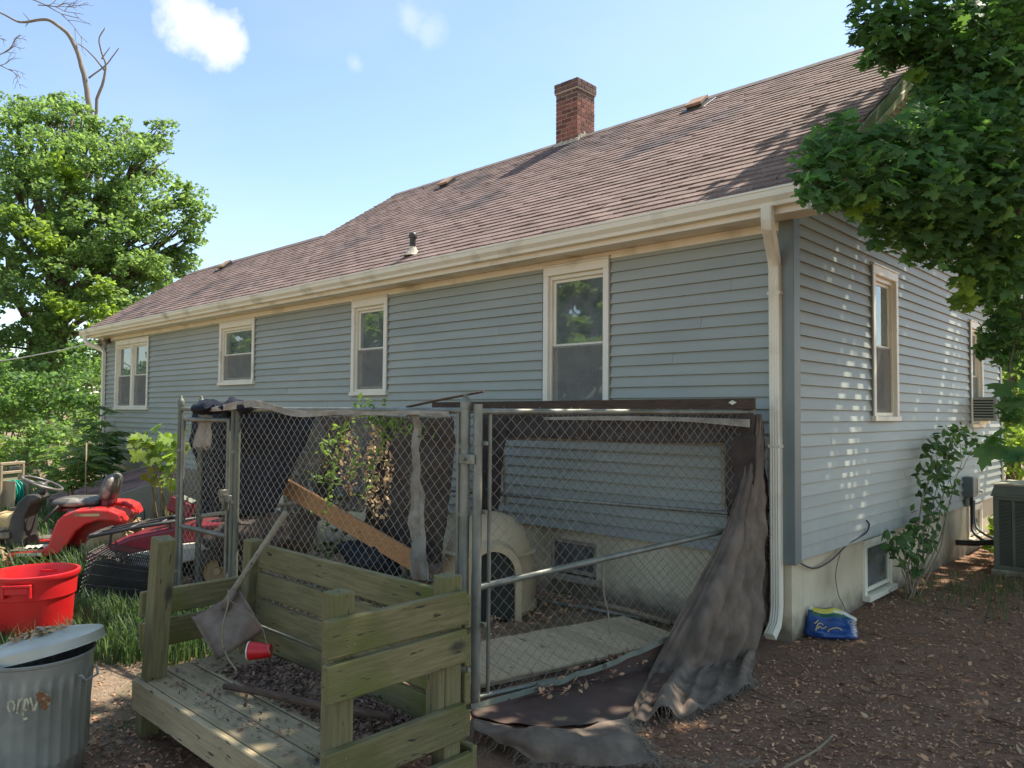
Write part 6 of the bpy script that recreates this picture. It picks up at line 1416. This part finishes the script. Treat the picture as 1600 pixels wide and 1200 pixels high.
# branches: link every leaf cluster to its nearest neighbour nearer the trunk
hub = np.array(trunk[8]) + mb0; bcs.sort(key=lambda b: np.linalg.norm(b[0] - hub)); done = [(hub, .05)]
for k, (c, r) in enumerate(bcs):
    q0, r0 = min(done, key=lambda q: np.linalg.norm(q[0] - c) + .25 * np.linalg.norm(q[0] - hub)); r1 = max(.005, r0 * .62); done.append((c, r1))
    q = limb(mb, Vector(q0 - mb0), Vector(c - mb0), r0 * .8, r1 * .8, k, .1)
    for m_ in range(4): limb(mb, q[4], Vector(c - mb0) + Vector((random.uniform(-1, 1), random.uniform(-1, 1), random.uniform(-.6, .3))) * r * .9, .004, .0018, m_ + k * 5, .1, 4)
mb.build('trunk', m_bark, mp_, smooth=True)
LP_ = np.array(LP_); nL_ = leafnorm(len(LP_), .8, .5, (.25, -.45, 0)); sz = rng.uniform(.05, .125, len(LP_))
dist = np.linalg.norm(LP_ - CAM, axis=1) - sz * 3; order = np.argsort(dist); sel = order[:280]; rest = order[280:]
lm_me = bpy.data.meshes.new('leaf'); lm_me.from_pydata([tuple(v) for v in MAPLE], [], MAPF); lm_me.materials.append(m_lmaple)
a_, b_, n_ = frames(nL_, rng); n_ = n_ * rng.uniform(-.6, 2.6, (len(n_), 1))
for i in sel:
    o = link('leaf', lm_me, None, mp_); p = LP_[i] - mb0; s = sz[i]
    o.matrix_local = Matrix(((a_[i][0] * s, b_[i][0] * s, n_[i][0] * s, p[0]), (a_[i][1] * s, b_[i][1] * s, n_[i][1] * s, p[1]), (a_[i][2] * s, b_[i][2] * s, n_[i][2] * s, p[2]), (0, 0, 0, 1)))
scatter('near_foliage', MAPLE, MAPF, LP_[rest] - mb0, None, sz[rest], m_lmaple, mp_, 'stuff', frame=(a_[rest], b_[rest], n_[rest]))
# higher crown, mostly above the picture; it shades the yard
def upper(n, c, r, s=.19):
    P = []
    for q in ball(n // 26, c, r, .2): P.append(ball(26, q, (.42, .42, .2), .2))
    P = np.concatenate(P); ok = np.array([keep(p) for p in P]); return P[ok]
PU = np.concatenate([upper(3200, (1.9, 3.4, 5.1), (1.0, 3.2, .7)), upper(8600, (3.0, 3.6, 7.0), (3.0, 5.4, 1.9)), upper(1500, (1.6, 6.5, 6.4), (1.6, 3.2, 1.2)), upper(4600, (.75, -.7, 7.2), (2.3, 2.2, 1.1)), upper(2600, (3.6, -2.5, 6.4), (2.2, 2.5, 1.3)), upper(1500, (3.0, 5.0, 4.6), (1.0, 1.6, 1.2))])
xy = np.array([proj(p) for p in PU]); bad = (xy[:, 0] < 1345) & (xy[:, 1] > -60) & (xy[:, 0] > 0) & ((PU - CAM) @ _Fc > 0); PU = PU[~bad]
scatter('upper_crown', STAR, STF, PU - mb0, leafnorm(len(PU), 1, .45), rng.uniform(.13, .26, len(PU)), m_lmaple, mp_, 'stuff')
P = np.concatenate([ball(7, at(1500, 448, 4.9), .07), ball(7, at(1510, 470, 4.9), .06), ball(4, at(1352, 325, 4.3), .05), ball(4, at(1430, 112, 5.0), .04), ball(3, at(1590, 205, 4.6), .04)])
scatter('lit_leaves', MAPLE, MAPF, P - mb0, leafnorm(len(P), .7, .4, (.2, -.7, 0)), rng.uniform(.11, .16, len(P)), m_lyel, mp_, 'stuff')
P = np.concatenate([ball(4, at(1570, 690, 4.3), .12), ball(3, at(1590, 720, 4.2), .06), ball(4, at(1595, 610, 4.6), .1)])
scatter('low_leaves', MAPLE, MAPF, P - mb0, leafnorm(len(P), .9, .3, (0, -.3, 0)), rng.uniform(.17, .24, len(P)), m_lmaple, mp_, 'stuff')

# thicket beyond the end wall
def T3(name, label, x, y, h, r, lm, size, n, seed, group):
    bl_ = [((x + random.uniform(-.6, .6) * r, y + random.uniform(-.6, .6) * r, h * f), r * k) for f, k in ((.3, .8), (.45, 1.0), (.62, .95), (.8, .75), (.92, .45))]
    return tree(name, label, (x, y, 0), (x, y, h * .9), [(np.array(c), q) for c, q in bl_], n, .5, 60, size, STAR, STF, lm, .12, seed, group)
T3('young_tree', 'sunny yellow-green young tree beyond the far end-wall corner', -.6, 11.6, 5.4, 1.5, m_lyel, .2, 10, 41, None)
T3('young_tree', 'taller green tree behind the thicket at the right edge', -1.6, 16.5, 8, 2.4, m_lfar, .24, 8, 42, None)
bush('bush', 'bright sunlit bush just past the far corner of the end wall', [((-.1, 9.0, .9), .8), ((.5, 9.3, 1.4), .9), ((-.6, 9.6, 1.2), 1.0), ((0, 9.4, 2.2), .7)], 16, .35, 60, .13, m_lyel)
bush('bush', 'shaded leafy bush behind the condenser', [((1.7, 6.6, .5), .5), ((2.4, 6.9, .7), .7), ((.9, 7.4, .5), .4)], 18, .28, 50, .13, m_lshrub)
# climbing shrub on the end wall
wx_ = lambda x, y, o=.14: on_plane(x, y, (o, 0, 0), (1, 0, 0))
sbp = wx_(1425, 893, .2) * np.array([1, 1, 0]); shb = thing('shrub', 'slender leafy shrub growing up the siding beside the basement window', 'shrub', tuple(sbp)); mb = MB()
sbl = [(1500, 688, .2), (1520, 700, .12), (1478, 690, .18), (1465, 715, .2), (1452, 745, .17), (1460, 775, .17), (1475, 755, .15), (1450, 805, .16), (1440, 835, .17), (1425, 850, .17), (1410, 862, .14), (1425, 880, .12), (1400, 850, .12), (1480, 725, .15), (1415, 832, .1), (1455, 855, .08)]
P = []
for k, (x, y, r) in enumerate(sbl):
    c = wx_(x, y, .22); P.append(ball(int(32 * (r / .16) ** 1.5), c, (min(r, .16), r, r), .3)); limb(mb, (random.uniform(-.05, .05), random.uniform(-.15, .15), 0), Vector(c - sbp), .008, .003, k, .06)
mb.build('stem', m_stick, shb, smooth=True); P = np.concatenate(P) - sbp
scatter('foliage', OVATE, OVF, P, leafnorm(len(P), .5, .5, (.6, -.3, 0)), rng.uniform(.07, .125, len(P)), m_lshrub, shb, 'stuff')
wd_ = bush('weed', 'leafy green weeds between the condenser and the foundation', [(np.array((.35, 4.9, .25)), .2), (np.array((.5, 5.3, .4)), .2), (np.array((.25, 5.6, .3)), .2)], 40, .12, 12, .15, m_lyel, OVATE, OVF, cat='weed')
# vine on the kennel front
vn = thing('vine', 'sunlit climbing vine threaded through the kennel front panel', 'vine', (-2.2, -2.6, 0)); v0 = np.array((-2.2, -2.6, 0)); mb = MB(); P = []
nv = lambda x, y, o=.0: pp(x, y, (-.87, -2.52 + o, 0), (.07, -1, 0))
for k, path in enumerate([[(500, 850), (512, 780), (520, 720), (530, 690), (545, 655), (565, 632)], [(545, 655), (580, 648), (610, 655), (640, 672), (668, 680)], [(560, 800), (575, 740), (590, 710), (600, 680), (605, 655)], [(520, 720), (510, 700), (515, 690)], [(480, 750), (500, 745), (520, 752)], [(545, 690), (560, 720), (545, 740)]]):
    c = crom([nv(x, y, .03 * math.sin(x)) - v0 for x, y in path], 6); mb.tube([Vector(q) for q in c], .0035, 5)
    for q in c[3:]:
        for m_ in range(3): P.append(q + rng.normal(0, .03, 3))
for (x, y, n) in ((565, 630, 18), (590, 632, 14), (600, 655, 30), (625, 665, 18), (570, 655, 20), (545, 680, 12), (515, 730, 12)): P += list(ball(n, nv(x, y) - v0, .075))
mb.build('stem', m_stem, vn, smooth=True); P = np.array(P)
scatter('foliage', OVATE, OVF, P, leafnorm(len(P), .7, .6), rng.uniform(.03, .06, len(P)), m_lvine, vn, 'stuff')
P = np.concatenate([ball(260, nv(590, 740, .12) - v0, (.16, .06, .35)), ball(120, nv(545, 720, .15) - v0, (.12, .06, .25))]); scatter('dry_tangle', CHIP, CHF, P, leafnorm(len(P), .3, .8), rng.uniform(.02, .05, len(P)), m_litterl, vn, 'stuff')
bush('weed', 'green weeds growing inside the kennel behind the bench', [(np.array(nM(530, 830, .25)), .22), (np.array(nM(515, 850, .2)), .18), (np.array(nM(550, 845, .3)), .2)], 40, .1, 16, .07, m_lshrub, cat='weed', stems=False)
# utility line
cable('utility_line', 'thin service cable crossing the maple towards the left house corner', [at(-200, 590, 17), at(0, 564, 16.6), at(60, 554, 16.5), at(110, 544, 16.4), at(155, 532, 16)], .012, m_greyplast, sub=8)
# trees on the camera side of the yard (they show in the window panes)
for k, (x, y, h, r) in enumerate(((-18, -21, 11, 4.4), (-26, -24, 12, 5), (-35, -22, 11, 4.6), (-45, -24, 12, 5), (-57, -23, 11, 5))):
    T3('yard_tree', ['broad green yard tree mirrored in the tallest window', 'second broad green yard tree across the yard from the tallest window', 'broad green yard tree mirrored in the third window from the left', 'broad green yard tree mirrored in the second window from the left', 'broad green yard tree mirrored in the double window'][k], x, y, h, r, m_lyel, .6, 5, 50 + k, 'yard trees opposite the house')
# background tree line
for k, (x, y, h, r) in enumerate(((-34, 9, 9, 3.2), (-36, -3, 8, 3), (-33, -11, 8, 3), (-30, 17, 9, 3.2))):
    T3('tree_line_tree', ['distant tree behind the left maple, nearest the house', 'distant tree left of the maple at the picture edge', 'distant tree beyond the left picture edge', 'distant tree hidden behind the house roof'][k], x, y, h, r, m_ldark, .32, 3.2, 60 + k, 'distant tree line')

# ------------------------------------------------------------------ litter, grass
def free(x, y):
    if x < 0 and y > -.05: return False
    return True
pts = []; pl = []
while len(pts) < 52000:
    d = rng.random() ** 1.5 * 8.5 + .9; px_ = rng.uniform(60, 1680); p = CAM + (_F + (px_ - 800) / FPX * _R) * d
    x, y = p[0], p[1]
    if x < 0 and y > -3.0 and x > -4.5: continue
    if not free(x, y) or (x < -2.3 and rng.random() < .6): continue
    pts.append((x, y, gh(x, y) + .006))
pts = np.array(pts); lit = litter('leaf_litter', pts, rng.uniform(.009, .03, len(pts)) * np.where(rng.random(len(pts)) < .1, 2.0, 1), m_litter, None, .4); tag(lit, 'brown dead leaf litter and bark mulch over the yard', 'leaf litter')
sel = rng.choice(len(pts), 420, False); l2 = litter('dry_leaves', pts[sel] + np.array([0, 0, .012]), rng.uniform(.025, .075, 420), m_litterl, None, .4); tag(l2, 'pale dry leaves scattered on the mulch', 'dry leaves')
tw = MB()
for k in range(520):
    p = pts[rng.integers(len(pts))]; a = rng.uniform(0, 6.28); L = rng.uniform(.05, .28); d = np.array((math.cos(a), math.sin(a), 0)); z = np.array((0, 0, .012)); tw.tube([p + z, p + d * L * .5 + z * 1.5 + rng.normal(0, .012, 3) * np.array((1, 1, .3)), p + d * L + z], rng.uniform(.0015, .0045), 4, False)
tag(tw.build('twigs', m_beam, None, kind='stuff'), 'small dead twigs strewn over the mulch', 'twigs')
tag(MB().tube(crom([gz_(1225, 1200, .02), gz_(1275, 1172, .03), gz_(1300, 1150, .02)], 5), .006, 6).build('stick', m_stick, None, smooth=True), 'curved twig on the mulch at the lower right', 'stick')
pts = []
while len(pts) < 1300:
    x, y = rng.uniform(-3.5, -.4), rng.uniform(-2.3, -.3)
    if -1.5 < x < -.7: continue
    pts.append((x, y, .06))
pts = np.array(pts); ll = litter('kennel_litter', pts, rng.uniform(.02, .06, len(pts)), m_litter, None, .5); tag(ll, 'dead leaves and chips on the kennel soil', 'leaf litter')
# grass blades
def grass(name, label, n, sampler, h0, h1, m_, w_=.005):
    P = []
    while len(P) < n:
        x, y = sampler()
        P.append((x, y, gh(x, y)))
    P = np.array(P); a = rng.uniform(0, 2 * math.pi, n); h = rng.uniform(h0, h1, n); ln = rng.uniform(.15, .8, n); d = np.stack([np.cos(a), np.sin(a), np.zeros(n)], 1); s = np.stack([-np.sin(a), np.cos(a), np.zeros(n)], 1) * w_
    z = np.array([0, 0, 1.0]); m1 = P + d * (h * ln * .25)[:, None] + z * (h * .55)[:, None]; m2 = P + d * (h * ln * .9)[:, None] + z * (h * (1 - .25 * ln))[:, None]
    V = np.stack([P - s, P + s, m1 - s * .8, m1 + s * .8, m2], 1).reshape(-1, 3); b = (np.arange(n) * 5)[:, None]
    F = np.concatenate([b + np.array([0, 1, 3]), b + np.array([0, 3, 2]), b + np.array([2, 3, 4])])
    o = link(name, fastmesh(name, V, F), m_, None, 'stuff'); return tag(o, label, 'grass')
def s_left():
    while True:
        x, y = rng.uniform(-7.5, -2.3), rng.uniform(-5.2, -2.85)
        if x > -2.9 and y < -3.6: continue
        if (x + 3.82) ** 2 + (y + 3.97) ** 2 < .06: continue
        k = noise3((x, y, 0), 1.1)
        if k > -.12 + max(0, x + 3.2) * .6: return x, y
grass('grass', 'long uncut grass around the red bin and crate', 15000, s_left, .08, .32, m_grass)
def s_far():
    while True:
        x, y = rng.uniform(-17, -6), rng.uniform(-6, -.3)
        if noise3((x, y, 0), .7) > -.1: return x, y
grass('rough_grass', 'rough grass in the yard behind the mower', 9000, s_far, .08, .3, m_grass, .009)
def s_front():
    while True:
        c = [(-6.25, -3.35, .2), (-5.9, -3.5, .25), (-5.55, -3.1, .15), (-6.6, -3.7, .3)][rng.integers(4)]; return c[0] + rng.normal(0, c[2]), c[1] + rng.normal(0, c[2])
grass('grass_tuft', 'tall sunlit grass tufts in front of the mower', 1500, s_front, .2, .5, m_grass, .006)
def s_pen():
    c = [(-3.1, -1.5, .25), (-2.7, -1.7, .2), (-1.25, -4.6, .08), (.6, 2.6, .4), (1.0, 3.4, .4)][rng.integers(5)]; return c[0] + rng.normal(0, c[2]), c[1] + rng.normal(0, c[2])
grass('thin_grass', 'thin grass tufts by the condenser, the kennel and the trash can', 1300, s_pen, .05, .16, m_grass, .004)
